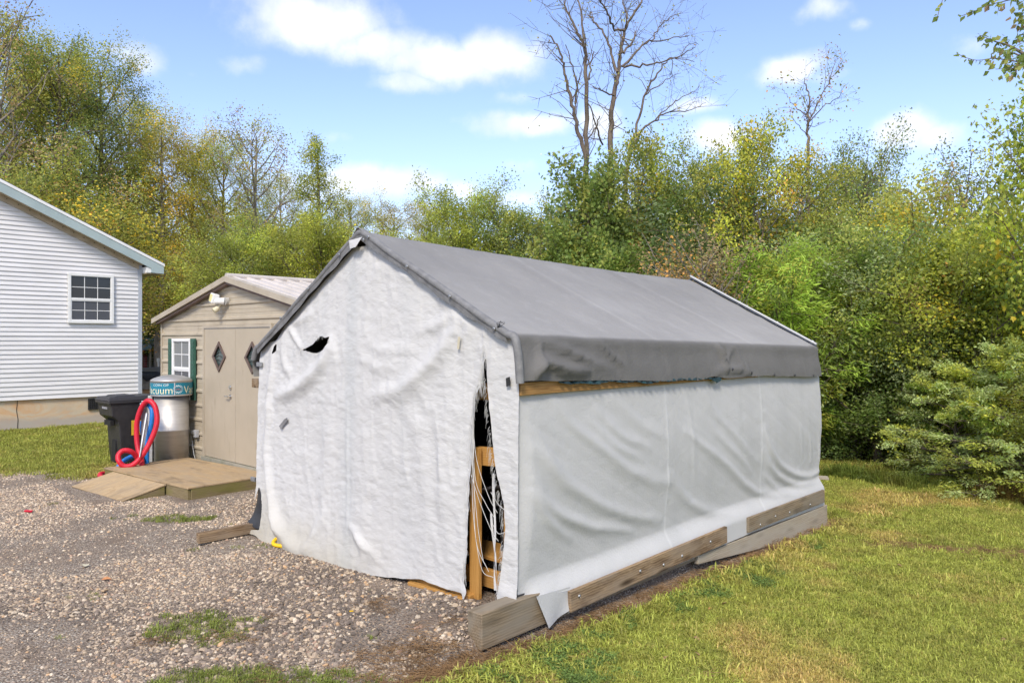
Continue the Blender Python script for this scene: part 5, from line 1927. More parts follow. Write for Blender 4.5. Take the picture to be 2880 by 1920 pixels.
PROTO['gold'] = tree_proto('gold', 19, 8, .06, 2.4, 38, 24000, .095, dict(yellow=1.3, ygreen=5, lime=2, olive=3, orange=.35, green=1.5), 'round', spread=.17, twig_n=6, bark='bark_grey')


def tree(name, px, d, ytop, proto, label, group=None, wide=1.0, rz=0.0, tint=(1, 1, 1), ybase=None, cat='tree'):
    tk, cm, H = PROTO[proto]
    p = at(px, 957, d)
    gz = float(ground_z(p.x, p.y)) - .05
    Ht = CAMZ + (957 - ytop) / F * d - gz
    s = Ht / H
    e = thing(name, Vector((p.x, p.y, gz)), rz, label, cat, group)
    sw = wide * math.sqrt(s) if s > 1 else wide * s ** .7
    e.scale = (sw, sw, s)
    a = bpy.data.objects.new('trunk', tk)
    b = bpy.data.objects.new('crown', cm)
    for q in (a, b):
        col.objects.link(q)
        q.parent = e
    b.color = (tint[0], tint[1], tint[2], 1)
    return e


GL = 'wood edge behind the house'
T = tree
T('tall_tree', -15, 30, -80, 'sparse', 'tallest thin-leaved tree at the left edge, cut by the picture top', GL, 1.0, .3, (1.05, 1.0, .9))
T('tall_tree', 25, 34, 130, 'tall_c', 'yellow-green tree below the tall thin one at the left edge', GL, 1.0, 2.9, (1.1, 1.05, .85))
T('tall_tree', 95, 35, 100, 'tall_b', 'dark green tree above the upper end of the house roof', GL, 1.0, 1.1)
T('tall_tree', 172, 33, 112, 'tall_a', 'tall olive tree with dark trunk rising behind the house', GL, .95, 2.2, (.95, .95, .9))
T('tall_tree', 292, 36, 122, 'tall_b', 'tall green tree with pointed tops left of the open sky', GL, .95, 3.3, (1.0, .98, .85))
T('tall_tree', 365, 39, 235, 'tall_c', 'grey-trunked thin tree on the falling slope of the treetops', GL, .9, .5)
T('tall_tree', 455, 36, 315, 'tall_c', 'yellowing tree directly above the rake end of the house', GL, .95, 4.0, (1.15, 1.05, .9))
T('tall_tree', 545, 37, 345, 'tall_c', 'golden open-crowned tree between house and tan shed', GL, .9, 5.1, (1.2, 1.02, .85))
T('tall_tree', 630, 36, 395, 'tall_a', 'bushy olive tree rising left of the thin sparse tree', GL, .8, 2.7, (1.1, 1.05, .8))
T('thin_tree', 735, 33, 325, 'sparse', 'thin nearly leafless tree above the tan shed roof', GL, 1.0, 1.9)
T('cone_tree', 893, 31, 392, 'cone', 'cone-shaped tree standing clear against cloud above the shed', GL, .95, .9)
T('wood_tree', 790, 38, 470, 'tall_c', 'low yellow-green tree filling between thin tree and cone tree', GL, .8, 3.9, (1.0, 1.0, .8))
T('wood_tree', 985, 42, 555, 'tall_a', 'rounded olive tree right of the cone tree', GL, .8, 4.4, (1.15, 1.05, .8))
T('wood_tree', 1110, 44, 545, 'tall_c', 'broad brownish tree crown far behind the tent peak', GL, 1.0, 5.6, (1.1, .98, .8))
T('wood_tree', 1210, 47, 570, 'tall_a', 'far yellow-brown tree right of the tent peak', GL, .9, .2, (1.15, 1.0, .75))
GU = 'understorey of the wood behind house and shed'
T('small_tree', 60, 29, 420, 'under', 'understorey tree low behind the upper roof of the house', GU, 1.3, .4)
T('small_tree', 200, 28, 520, 'under', 'understorey tree with yellow leaves above the house roof', GU, 1.3, 1.4, (1.1, 1.0, .8))
T('small_tree', 330, 44, 560, 'tall_b', 'understorey tree over the middle of the house rake', GU, 1.3, 2.5)
T('small_tree', 450, 45, 640, 'tall_b', 'leafy understorey tree right above the house eave tip', GU, 1.25, 3.4, (1.05, 1.05, .8))
T('small_tree', 570, 44, 600, 'tall_a', 'understorey tree left above the shed ridge', GU, 1.0, 4.6, (1.0, 1.05, .9))
T('small_tree', 690, 26, 640, 'round_b', 'yellow-green small tree directly over the shed ridge', GU, 1.0, 5.3, (.9, .95, 1.0))
T('small_tree', 800, 27, 610, 'round_a', 'understorey tree over the right slope of the shed roof', GU, 1.0, .9, (1.15, 1.1, .9))
T('small_tree', 900, 26, 600, 'round_b', 'bright olive small tree left of the tent rafter', GU, .9, 1.8, (.95, .95, .9))
T('small_tree', 1010, 28, 640, 'under', 'understorey tree at the tent peak', GU, 1.1, 2.9, (1.05, 1.1, .85))
T('small_tree', 1120, 27, 660, 'round_b', 'lime shrubby tree just over the tent ridge', GU, 1.1, 3.7)
T('small_tree', 1240, 29, 650, 'round_b', 'yellow-green shrubby tree showing over the tent ridge', GU, 1.1, 4.9, (1.05, 1.0, .85))
T('dark_shrub', 405, 46, 760, 'dark_bush', 'dark green shrub in the gap between house and shed', GU, 1.9, .7)
T('dark_shrub', 620, 46, 800, 'bush_g', 'dull green shrub left behind the shed eave', GU, 1.5, 2.1)
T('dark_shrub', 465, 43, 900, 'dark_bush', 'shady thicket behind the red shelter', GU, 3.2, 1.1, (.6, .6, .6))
GM = 'trees behind the tent ridge'
T('green_tree', 1318, 23, 515, 'round_b', 'yellow-green tree with spiky top behind the tent ridge', GM, .85, .3, (.85, .9, .8))
T('green_tree', 1440, 22, 555, 'round_a', 'deep green tree in the middle behind the tent ridge', GM, .85, 1.2)
T('green_tree', 1530, 23, 590, 'round_a', 'small dark tree left of the vine-clad bare tree', GM, .75, 2.0, (.9, .9, .9))
T('maple_tree', 1655, 20, 455, 'maple', 'maple-leaved tree wrapped round the foot of the bare tree', GM, .75, .6, (1.05, 1.05, 1))
T('maple_tree', 1590, 18.5, 640, 'maple', 'low maple-leaved sapling behind the middle of the tent roof', GM, .75, 1.5, (1.1, 1.1, .9))
T('maple_tree', 1740, 17.5, 690, 'maple', 'low green maple-leaved sapling just over the tent roof', GM, .7, 2.6, (1.15, 1.2, 1))
T('green_tree', 1800, 21, 372, 'gold', 'yellowing broad tree right of the bare tree', GM, .8, 3.5, (.85, .85, .9))
T('green_tree', 1890, 23, 470, 'autumn', 'orange-tinged tree right of the broad yellowing one', GM, .8, 4.5)
T('green_tree', 1720, 24, 560, 'round_a', 'dark green tree behind the bare tree trunks', GM, .9, 5.5)
T('brown_shrub', 1985, 14.8, 650, 'brown', 'brown twiggy half-dead shrub above the end of the tent roof', GM, 1.2, .5, (1, 1, 1), None, 'shrub')
T('brown_shrub', 1900, 15.5, 720, 'brown', 'smaller brown twiggy shrub just over the tent roof', GM, 1.1, 2.5, (1, .95, .9), None, 'shrub')
GR = 'thicket on the right of the tent'
T('autumn_tree', 2000, 20, 400, 'round_a', 'green tree just left of the tall yellow autumn tree', GR, .7, .8, (1.0, 1.0, .9))
T('autumn_tree', 2120, 17.5, 345, 'gold', 'tall yellow and orange autumn tree right of centre', GR, .72, 1.7, (1.05, 1.0, .9))
T('autumn_tree', 2235, 17.8, 425, 'autumn', 'yellow autumn tree with orange leaves below the spindly bare top', GR, .95, 3.7)
T('willow_shrub', 2205, 14.2, 690, 'willow', 'bright green feathery willow-like shrub beside the tent roof end', GR, .95, .4, (1.05, 1.05, .9), None, 'shrub')
T('slim_tree', 2445, 19, 350, 'airy', 'slim open dark-leaved tree against the sky on the right', GR, .85, 2.2)
T('slim_tree', 2390, 20, 420, 'round_a', 'green tree leaning against the slim open one', GR, .6, 1.3, (.9, .9, .9))
T('slim_tree', 2700, 15.5, 385, 'airy', 'wispy tree with small leaves right against the sky', GR, .9, 4.2, (.9, .85, .85))
T('green_tree', 2330, 17, 590, 'autumn', 'yellow-green tree behind the feathery shrub', GR, .8, .9, (.9, 1, .9))
T('green_tree', 2580, 15.5, 490, 'bush_o', 'grey-green small tree at mid height of the thicket', GR, .9, 1.8, (1.05, 1.05, 1.0))
T('green_tree', 2470, 14.3, 620, 'bush_g', 'grey-leaved bushy tree in the middle of the thicket', GR, .95, 2.8, (1.15, 1.15, 1.05))
T('green_tree', 2660, 13.6, 640, 'bush_o', 'olive bushy tree under the wispy one', GR, .95, 3.8, (1.1, 1.15, .9))
T('maple_tree', 2770, 13.6, 590, 'maple_y', 'lime yellow maple-leaved tree on the right', GR, .8, .3)
T('maple_tree', 2985, 11.2, 200, 'maple_y', 'tall yellow-green tree cut by the right picture edge', GR, .62, 1.2, (.9, .95, .9))
T('maple_tree', 2920, 12.8, 700, 'maple_y', 'low yellow-leaved sapling at the right picture edge', GR, .8, 2.4, (.95, 1, .85))
T('evergreen_shrub', 2400, 14.6, 900, 'bush_g', 'dense dark evergreen shrub beside the back corner of the tent', GR, 1.15, .5, (1.0, 1.1, .95), None, 'shrub')
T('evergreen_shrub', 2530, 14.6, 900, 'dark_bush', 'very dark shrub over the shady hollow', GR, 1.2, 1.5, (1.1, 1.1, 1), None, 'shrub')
T('evergreen_shrub', 2330, 15.5, 850, 'bush_o', 'olive shrub right behind the tent back corner', GR, 1.1, 2.9, (.85, .85, .7), None, 'shrub')
T('cedar_shrub', 2690, 12.3, 1020, 'cedar', 'spreading cedar-like shrub with feathery layered branches', GR, .75, 1.0, (1.45, 1.45, 1.2), None, 'shrub')
T('cedar_shrub', 2850, 11.3, 960, 'cedar', 'larger cedar-like shrub left of the right picture edge', GR, .75, 2.7, (1.4, 1.4, 1.1), None, 'shrub')
T('cedar_shrub', 2960, 10.9, 1000, 'bush_o', 'olive shrub low at the right picture edge', GR, .9, 3.9, (1, 1, .8), None, 'shrub')
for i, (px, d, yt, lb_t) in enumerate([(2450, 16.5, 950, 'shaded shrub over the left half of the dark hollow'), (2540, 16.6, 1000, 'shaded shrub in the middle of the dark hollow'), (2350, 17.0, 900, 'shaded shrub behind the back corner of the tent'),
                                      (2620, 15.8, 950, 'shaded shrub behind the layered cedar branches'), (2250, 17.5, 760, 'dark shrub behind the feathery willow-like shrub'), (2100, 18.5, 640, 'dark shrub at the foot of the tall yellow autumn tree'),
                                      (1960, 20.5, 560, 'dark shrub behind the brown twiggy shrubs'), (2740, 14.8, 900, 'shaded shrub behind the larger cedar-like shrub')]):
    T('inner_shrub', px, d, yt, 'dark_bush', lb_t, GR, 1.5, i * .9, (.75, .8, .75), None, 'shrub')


# --- the tall bare tree, spindly tops and the near overhanging branch: stems laid out limb by limb
def stems(name, lines, d, label, group, seed, twigs, leaves, lsize, palette, zoom, base_px, r_scale=1.0, dd=.0, twig_len=(.5, 1.4)):
    rng = np.random.default_rng(seed)
    p = at(base_px, 957, d)
    gz = float(ground_z(p.x, p.y))
    e = thing(name, Vector((p.x, p.y, gz)), 0, label, 'tree', group)
    mb = MB()
    allpts, alld = [], []
    for (pts, r0, r1, dep) in lines:
        n = len(pts)
        P = []
        for i, (x, y) in enumerate(pts):
            q = at(zoom[0] + x / zoom[2], zoom[1] + y / zoom[2], d + dep * (i / max(1, n - 1)))
            P.append(q - e.location)
        P = spline(P, 5)
        mm_ = len(P)
        j = [Vector(rng.normal(size=3) * .02) for _ in P]
        P = [a + b for a, b in zip(P, j)]
        mb.tube(P, [r_scale * (r0 + (r1 - r0) * i / (mm_ - 1)) for i in range(mm_)], 7)
        for i in range(mm_ // 4, mm_ - 1):
            allpts.append((P[i], (P[i + 1] - P[i]).normalized(), r_scale * (r0 + (r1 - r0) * i / (mm_ - 1))))
    tips = []
    for _ in range(twigs):
        pnt, dr, rr_ = allpts[rng.integers(0, len(allpts))]
        dv = (dr * .55 + Vector(rng.normal(size=3)) * .55 + Vector((0, 0, .25))).normalized()
        L = rng.uniform(*twig_len)
        a = pnt
        b = a + dv * L * .5 + Vector(rng.normal(size=3)) * L * .08
        c_ = b + (dv + Vector(rng.normal(size=3)) * .35 + Vector((0, 0, .2))).normalized() * L * .5
        r_ = min(rr_ * .45, .016)
        mb.tube([a, b, c_], [r_, r_ * .6, .004], 4, False)
        tips += [b, c_]
        for _k in range(2):
            s = a.lerp(c_, rng.uniform(.3, .95))
            e2 = s + (dv * .5 + Vector(rng.normal(size=3)) * .7).normalized() * L * .35
            mb.tube([s, e2], [r_ * .5, .003], 3, False)
            tips.append(e2)
    mb.build('trunk', M['bark'], e)
    if leaves:
        tips = np.array([tuple(q) for q in tips])
        sel = rng.integers(0, len(tips), leaves)
        pos = tips[sel] + rng.normal(size=(leaves, 3)) * .10
        cm = leaf_mesh(name + '_crown', pos, lsize, pick_cols(rng, palette, sel // 3, leaves), rng)
        cm.materials.append(M['leaf'])
        link_mesh('crown', cm, e)
    return e


B1 = [([(500, 1700), (495, 1300), (488, 1000), (485, 870), (440, 700), (410, 580), (385, 470), (365, 390), (345, 290), (285, 195)], .15, .035, -.8),
      ([(425, 570), (437, 450), (400, 350), (375, 250)], .05, .02, -.6),
      ([(492, 1200), (490, 800), (490, 500), (487, 350), (475, 250), (440, 190), (400, 100), (370, 20), (350, -60)], .13, .03, .6),
      ([(478, 260), (465, 130), (445, 0), (430, -90)], .06, .03, .8), ([(500, 440), (515, 350), (528, 280)], .05, .025, .5),
      ([(560, 640), (540, 700), (500, 760), (470, 830)], .03, .04, .4), ([(500, 560), (545, 700), (570, 800)], .03, .05, .7),
      ([(615, 1700), (618, 1200), (620, 860), (625, 650), (645, 500), (662, 400), (680, 280), (700, 180), (735, 100), (790, 10), (820, -70)], .17, .035, 1.2),
      ([(655, 400), (620, 270), (580, 180), (530, 120), (505, 90), (520, 70)], .07, .025, 1.2),
      ([(700, 170), (640, 150), (615, 90), (570, 10), (550, -60)], .06, .03, -1.0), ([(720, 100), (690, 0), (680, -60)], .04, .02, .5),
      ([(690, 370), (800, 250), (850, 228), (970, 210), (1060, 195)], .06, .015, 1.5), ([(850, 225), (900, 140), (950, 100), (1010, 65)], .035, .012, 1.0),
      ([(700, 370), (800, 360), (900, 345), (1010, 305), (1095, 260)], .06, .015, -1.5), ([(1010, 305), (1060, 240), (1110, 240)], .02, .01, .5),
      ([(690, 290), (740, 230), (765, 175)], .06, .03, 1.0), ([(640, 530), (580, 500), (530, 480)], .05, .02, -.6),
      ([(700, 1500), (705, 1000), (730, 820), (760, 720), (810, 530), (870, 420), (920, 350), (970, 322), (1085, 340)], .10, .015, 1.8),
      ([(960, 325), (955, 400), (950, 420)], .02, .01, .3), ([(815, 520), (900, 460), (1010, 395)], .04, .01, 1.5),
      ([(735, 820), (790, 720), (850, 680), (930, 625), (1050, 608), (1150, 565)], .07, .012, 1.4), ([(870, 660), (960, 575), (1050, 520), (1110, 508)], .035, .01, 2.0), ([(1050, 520), (1100, 480), (1130, 440)], .015, .006, .3)]
stems('bare_tree', B1, 21.5, 'tall bare tree with forked grey trunks rising above the tent', 'bare and spindly trees', 3, 240, 700, .065, dict(ygreen=3, lime=1.5, brown=2), (1400, 0, 1.96), 1690, .56)
B2 = [([(1715, 1500), (1712, 1000), (1708, 800), (1710, 700), (1708, 640), (1720, 560), (1700, 480), (1690, 440)], .12, .02, .5),
      ([(1715, 660), (1770, 560), (1820, 460), (1850, 380), (1872, 320)], .05, .008, .8), ([(1712, 700), (1790, 590), (1880, 540), (1930, 450)], .04, .006, -.8),
      ([(1708, 640), (1650, 600), (1600, 530), (1570, 490)], .035, .008, .6), ([(1800, 500), (1810, 420), (1800, 370)], .02, .006, .2), ([(1830, 440), (1880, 390), (1900, 350)], .02, .006, .2), ([(1712, 750), (1650, 690), (1620, 640)], .03, .01, -.6)]
stems('spindly_tree', B2, 19.6, 'spindly tree with bare forked tips above the yellow autumn tree', 'bare and spindly trees', 8, 50, 420, .07, dict(brown=3, orange=.8, olive=4), (1400, 0, 1.96), 2270, .42, 0, (.3, .7))
B3 = [([(700, 1400), (820, 1150), (900, 950), (1020, 700), (1150, 420)], .05, .01, .6), ([(660, 1400), (640, 1200), (600, 900), (560, 700)], .04, .008, -.5), ([(900, 950), (860, 700), (840, 560)], .03, .008, .5)]
stems('pale_sapling', B3, 16.5, 'pale leafless sapling leaning over the end of the tent roof', 'bare and spindly trees', 12, 60, 60, .08, dict(brown=3, orange=2), (1700, 300, 1.96), 2040, .8, 0, (.3, .9))
dt = [([(120, 700), (122, 520), (125, 380), (130, 250), (150, 100)], .12, .05, .2), ([(125, 330), (90, 200), (70, 120)], .05, .02, .2)]
# near branch reaching in from a tree standing outside the picture on the right
rng = np.random.default_rng(44)
ND = 7.2
e = thing('overhanging_tree', Vector((at(3420, 957, ND).x, ND, float(ground_z(at(3420, 957, ND).x, ND)))), 0, 'leafy branches hanging into the upper right corner of the sky', 'tree')
mb = MB()
tp_ = [at(3420, 1500, ND), at(3400, 900, ND), at(3380, 300, ND), at(3360, -200, ND + .3)]
mb.tube([p - e.location for p in spline([Vector((tp_[0].x, tp_[0].y, e.location.z - .2))] + tp_[1:], 5)], [.13 - .004 * i for i in range(16)], 8)
twl = [[(3390, 500), (3150, 230), (2960, 165), (2880, 175), (2800, 165), (2750, 170), (2715, 162), (2690, 150)], [(2900, 165), (2840, 130), (2800, 118), (2770, 105), (2755, 100)],
       [(3380, 200), (3100, 20), (2960, -30), (2880, -10), (2820, 5), (2780, 15), (2745, 30), (2705, 45)], [(3100, 20), (2900, -60), (2740, -60), (2665, -20), (2645, 20), (2635, 55)],
       [(3150, 230), (2980, 60), (2900, 40), (2878, 30)], [(2980, 60), (2900, 80), (2868, 65)], [(2980, 170), (2900, 110), (2875, 95)], [(2900, 175), (2850, 150), (2810, 150)], [(2960, 165), (2870, 190), (2800, 195)]]
lp_, ldir = [], []
for tl in twl:
    P = spline([at(x, y, ND + .25 * math.sin(x * .011 + y * .02)) - e.location for x, y in tl], 8)
    mb.tube(P, [max(.003, .018 * (1 - i / len(P)) ** 1.6) for i in range(len(P))], 5, False)
    for i in range(len(P)):
        px_ = 1440 + (P[i] + e.location).x / (P[i] + e.location).y * F
        if px_ < 3000:
            for _ in range(1 if px_ < 2790 else 5):
                if rng.random() < .62:
                    lp_.append(tuple(P[i] + Vector(rng.normal(size=3)) * (.008 if px_ < 2790 else .05)))
                    ldir.append((-.6 + rng.normal() * .5, rng.normal() * .5, -.7))
mb.build('trunk', M['bark'], e)
lp_, ldir = np.array(lp_), np.array(ldir)
cm = leaf_mesh('near_leaf', lp_, .064, pick_cols(rng, dict(green=5, olive=4, dark=2, brown=1.0, orange=.15), np.arange(len(lp_)) // 2, len(lp_)), rng, 'diamond', .2, ldir, .3)
cm.materials.append(M['leaf'])
link_mesh('crown', cm, e)

# --- woods far behind that read as one mass
rng = np.random.default_rng(77)
n = 110000
a = rng.uniform(-.95, 1.0, n)
dd = rng.uniform(50, 66, n)
tops = np.interp(a, [-.95, -.67, -.55, -.42, -.30, -.2, 0, .1, .3, .6, 1.0], [16, 14, 13, 11.5, 9, 7, 7, 6.8, 7, 7, 6.5])
tops = tops * (1 + .22 * fbm(a * 34, a * 0 + 3.3, 8, 3))
hgt = rng.random(n) ** .8 * tops
px_ = np.stack([a * dd, dd + 0 * a, hgt], 1)
px_[:, 2] += ground_z(px_[:, 0], px_[:, 1])
grp = (np.floor(a * 60).astype(int) + 80) * 8 + np.clip((hgt / 2).astype(int), 0, 7)
cm = leaf_mesh('distant_woods', px_, .30, pick_cols(rng, dict(olive=5, ygreen=3, yellow=.8, brown=1.5, green=2), grp - grp.min(), n), rng)
cm.materials.append(M['leaf'])
dw = link_mesh('distant_woods', cm)
tag(dw, 'far band of autumn woods behind everything', 'woods', None, 'stuff')

# undergrowth carrying the thicket on past the right edge of the picture
rng = np.random.default_rng(78)
n = 42000
t = rng.random(n)
cx, cy = 8.3 + 5.0 * t, 11.6 - 4.2 * t
px_ = np.stack([cx + np.abs(rng.normal(size=n)) * 1.1, cy + np.abs(rng.normal(size=n)) * 1.1, np.zeros(n)], 1)
hh = 2.2 + 1.1 * fbm(px_[:, 0] * .9, px_[:, 1] * .9, 33, 3)
px_[:, 2] = ground_z(px_[:, 0], px_[:, 1]) + hh * rng.random(n) ** .75
grp = (np.floor(px_[:, 0] * 3).astype(int) * 7 + np.floor(px_[:, 1] * 3).astype(int) * 13 + np.floor(px_[:, 2] * 3).astype(int)) % 400
cm = leaf_mesh('undergrowth', px_, .09, pick_cols(rng, dict(olive=5, green=4, grey=2, ygreen=2), grp, n), rng)
cm.materials.append(M['leaf'])
tag(link_mesh('undergrowth', cm), 'dense leafy undergrowth running out at the right picture edge', 'undergrowth', None, 'stuff')

# ------------------------------------------------------------------ ground cover scattered as instances (one object each)
def scatter(name, pts, rot, scl, idx_, tint, templates, label, cat):
    me_ = bpy.data.meshes.new(name)
    me_.vertices.add(len(pts))
    me_.vertices.foreach_set('co', np.ascontiguousarray(pts, dtype=np.float32).ravel())
    for nm, tp_2, arr, key in (('rot', 'FLOAT_VECTOR', rot, 'vector'), ('scl', 'FLOAT', scl, 'value'), ('idx', 'INT', idx_, 'value')):
        a_ = me_.attributes.new(nm, tp_2, 'POINT')
        a_.data.foreach_set(key, np.ascontiguousarray(arr, dtype=np.int32 if tp_2 == 'INT' else np.float32).ravel())
    a_ = me_.attributes.new('tint', 'FLOAT_COLOR', 'POINT')
    c4 = np.ones((len(pts), 4), dtype=np.float32)
    c4[:, :3] = tint
    a_.data.foreach_set('color', c4.ravel())
    o_ = link_mesh(name, me_)
    cl = bpy.data.collections.new(name + '_templates')
    for i, tm_ in enumerate(templates):
        cl.objects.link(bpy.data.objects.new('%s_template_%02d' % (name, i), tm_))
    ng = bpy.data.node_groups.new(name + '_scatter', 'GeometryNodeTree')
    ng.interface.new_socket('Geometry', in_out='INPUT', socket_type='NodeSocketGeometry')
    ng.interface.new_socket('Geometry', in_out='OUTPUT', socket_type='NodeSocketGeometry')
    nn_ = ng.nodes
    gi_, go_ = nn_.new('NodeGroupInput'), nn_.new('NodeGroupOutput')
    ci = nn_.new('GeometryNodeCollectionInfo')
    ci.inputs['Collection'].default_value = cl
    ci.inputs['Separate Children'].default_value = True
    ci.inputs['Reset Children'].default_value = True
    ip = nn_.new('GeometryNodeInstanceOnPoints')
    ip.inputs['Pick Instance'].default_value = True

    def na(nm, ty):
        q = nn_.new('GeometryNodeInputNamedAttribute')
        q.data_type = ty
        q.inputs['Name'].default_value = nm
        return q.outputs['Attribute']
    L_ = ng.links.new
    L_(gi_.outputs[0], ip.inputs['Points'])
    L_(ci.outputs[0], ip.inputs['Instance'])
    L_(na('idx', 'INT'), ip.inputs['Instance Index'])
    er = nn_.new('FunctionNodeEulerToRotation')
    L_(na('rot', 'FLOAT_VECTOR'), er.inputs[0])
    L_(er.outputs[0], ip.inputs['Rotation'])
    L_(na('scl', 'FLOAT'), ip.inputs['Scale'])
    L_(ip.outputs[0], go_.inputs[0])
    md = o_.modifiers.new('scatter', 'NODES')
    md.node_group = ng
    tag(o_, label, cat, None, 'stuff')
    return o_


def in_view(x, y, pad=.06):
    return np.abs(x) < .70 * y + 2.4


def sample(rng, n, x0, x1, y0, y1, near_pow=1.0):
    """points crowded towards the camera, inside the view"""
    y = y0 + (y1 - y0) * rng.random(n) ** near_pow
    x = x0 + (x1 - x0) * rng.random(n)
    m_ = in_view(x, y)
    return x[m_], y[m_]


# blockers: footprints that stay clear
def clear(x, y):
    ok = np.ones(x.shape, bool)
    X, Y = tent_xy(x, y)
    ok &= ~((X > .02) & (X < TL) & (Y > .06) & (Y < TW + .0))
    ok &= ~((X > -.46) & (X < TL + .12) & (Y > -.135) & (Y <= .06))
    dx, dy = x - SHED.x, y - SHED.y
    sx, sy = dx * AX.x + dy * AX.y, dx * BX.x + dy * BX.y
    ok &= ~((sx > -.02) & (sx < 6.2) & (sy > YR) & (sy < YL))
    ok &= ~((sx > -1.45) & (sx <= 0) & (sy > -1.45) & (sy < 1.2))
    ok &= ~((sx > -2.2) & (sx <= -1.3) & (sy > -.7) & (sy < 1.1))
    hx, hy = (x - HOUSE.x) * AX.x + (y - HOUSE.y) * AX.y, (x - HOUSE.x) * BX.x + (y - HOUSE.y) * BX.y
    ok &= ~((hx < .05) & (hy > -.05))
    return ok


# --- stones
def pebble(seed):
    bm = bmesh.new()
    bmesh.ops.create_icosphere(bm, subdivisions=1, radius=1.0)
    rg_ = random.Random(seed)
    sc3 = (rg_.uniform(.8, 1.25), rg_.uniform(.7, 1.0), rg_.uniform(.45, .7))
    for v in bm.verts:
        k_ = 1 + rg_.uniform(-.22, .2)
        v.co = Vector((v.co.x * sc3[0], v.co.y * sc3[1], v.co.z * sc3[2])) * k_
    me_ = bpy.data.meshes.new('pebble')
    bm.to_mesh(me_)
    bm.free()
    me_.polygons.foreach_set('use_smooth', [rg_.random() < .5] * len(me_.polygons))
    me_.materials.append(M['stone'])
    return me_


def mat_stone():
    m, g_, bs, out = newmat('stone')
    ti = attr_color(g_, 'tint', 'INSTANCER')
    tcn = g_.n('ShaderNodeTexCoord')
    nz = g_.noise(tcn.outputs['Object'], 2.2, 5, .7)
    c = g_.mixc(1.0, ti.outputs['Color'], g_.ramp(nz, [(.3, (.72, .72, .72)), (.7, (1.18, 1.16, 1.12))]), 'MULTIPLY')
    g_.link(c, bs.inputs['Base Color'])
    bs.inputs['Roughness'].default_value = .85
    bs.inputs['Specular IOR Level'].default_value = .25
    return m


M['stone'] = mat_stone()
rng = np.random.default_rng(5)
x, y = sample(rng, 520000, -11.5, 2.0, 3.2, 13.5, 1.8)
gr_, sw_, dk_, wd_, dr_, pa_ = masks(x, y)
pr = gr_ * (1 - .85 * np.clip(pa_, 0, 1)) * (1 - .55 * sw_) * (.12 + .88 * sst(fbm(x * 1.3, y * 1.3, 15, 5), -.35, .2)) * (1 - wd_)
m_ = (rng.random(len(x)) < pr) & clear(x, y)
x, y, dk_ = x[m_], y[m_], dk_[m_]
n = len(x)
print('stones', n)
z = ground_z(x, y)
sz_ = .0045 + .0125 * rng.random(n) ** 3.0
sz_ *= 1 + .55 * dk_
big = rng.random(n) < .015
sz_[big] *= 1.7
tab = np.array([(.075, .066, .062), (.15, .128, .115), (.25, .21, .18), (.40, .325, .245), (.54, .455, .34), (.62, .56, .46), (.54, .36, .2), (.35, .235, .18)])
pl_ = np.array([.07, .12, .18, .26, .20, .10, .04, .03])
pd_ = np.array([.36, .25, .12, .09, .09, .05, .03, .01])
u_ = rng.random(n)
ci = np.where(rng.random(n) < dk_ * .85, np.searchsorted(np.cumsum(pd_), u_), np.searchsorted(np.cumsum(pl_), u_)).clip(0, 7)
ti_ = tab[ci] * rng.uniform(.8, 1.15, (n, 1))
lt_ = (1 + .22 * sst(y, 5.5, 8.5) * sst(-x, 1.5, 4) * (1 - dk_))[:, None]
ti_ = (np.array([.29, .25, .208]) * (1 - .35 * dk_[:, None]) * .34 + ti_ * .68) * lt_ * np.array([1.16, 1.10, 1.05])
rot = np.stack([rng.normal(size=n) * .35, rng.normal(size=n) * .35, rng.random(n) * 6.28], 1)
scatter('gravel', np.stack([x, y, z + sz_ * .12], 1), rot, sz_, rng.integers(0, 6, n), ti_, [pebble(i) for i in range(6)], 'loose grey and tan gravel stones covering the drive', 'gravel')


# --- grass
def clump(seed, nb, hgt, rad, wid, lean=.5, c0=(.38, .355, .08), c1=(.57, .53, .15), seg=2):
    rg_ = np.random.default_rng(seed)
    vv, ff, cc_ = [], [], []
    for b in range(nb):
        a, r_ = rg_.random() * 6.28, rad * math.sqrt(rg_.random())
        p = np.array([r_ * math.cos(a), r_ * math.sin(a), 0])
        d_ = rg_.random() * 6.28
        ln = hgt * rg_.uniform(.45, 1.1)
        le = lean * rg_.uniform(.2, 1.4)
        w = wid * rg_.uniform(.6, 1.2)
        si = np.array([-math.sin(d_), math.cos(d_), 0]) * w / 2
        fo = np.array([math.cos(d_), math.sin(d_), 0])
        q1 = p + fo * ln * le * .35 + np.array([0, 0, ln * .6])
        q2 = p + fo * ln * le + np.array([0, 0, ln * max(.25, 1 - .45 * le)])
        k_ = len(vv)
        vv += [p - si, p + si, q1 - si * .8, q1 + si * .8, q2]
        ff += [(k_, k_ + 1, k_ + 3, k_ + 2), (k_ + 2, k_ + 3, k_ + 4, k_ + 4)]
        t_ = rg_.random()
        c = np.array(c0) * (1 - t_) + np.array(c1) * t_
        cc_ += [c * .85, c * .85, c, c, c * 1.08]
    f4 = [f for f in ff if f[2] != f[3]]
    f3 = [f[:3] for f in ff if f[2] == f[3]]
    me_ = bpy.data.meshes.new('clump')
    me_.from_pydata([tuple(p) for p in vv], [], f4 + f3)
    a_ = me_.attributes.new('Col', 'FLOAT_COLOR', 'POINT')
    c4 = np.ones((len(vv), 4), dtype=np.float32)
    c4[:, :3] = cc_
    a_.data.foreach_set('color', c4.ravel())
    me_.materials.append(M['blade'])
    return me_


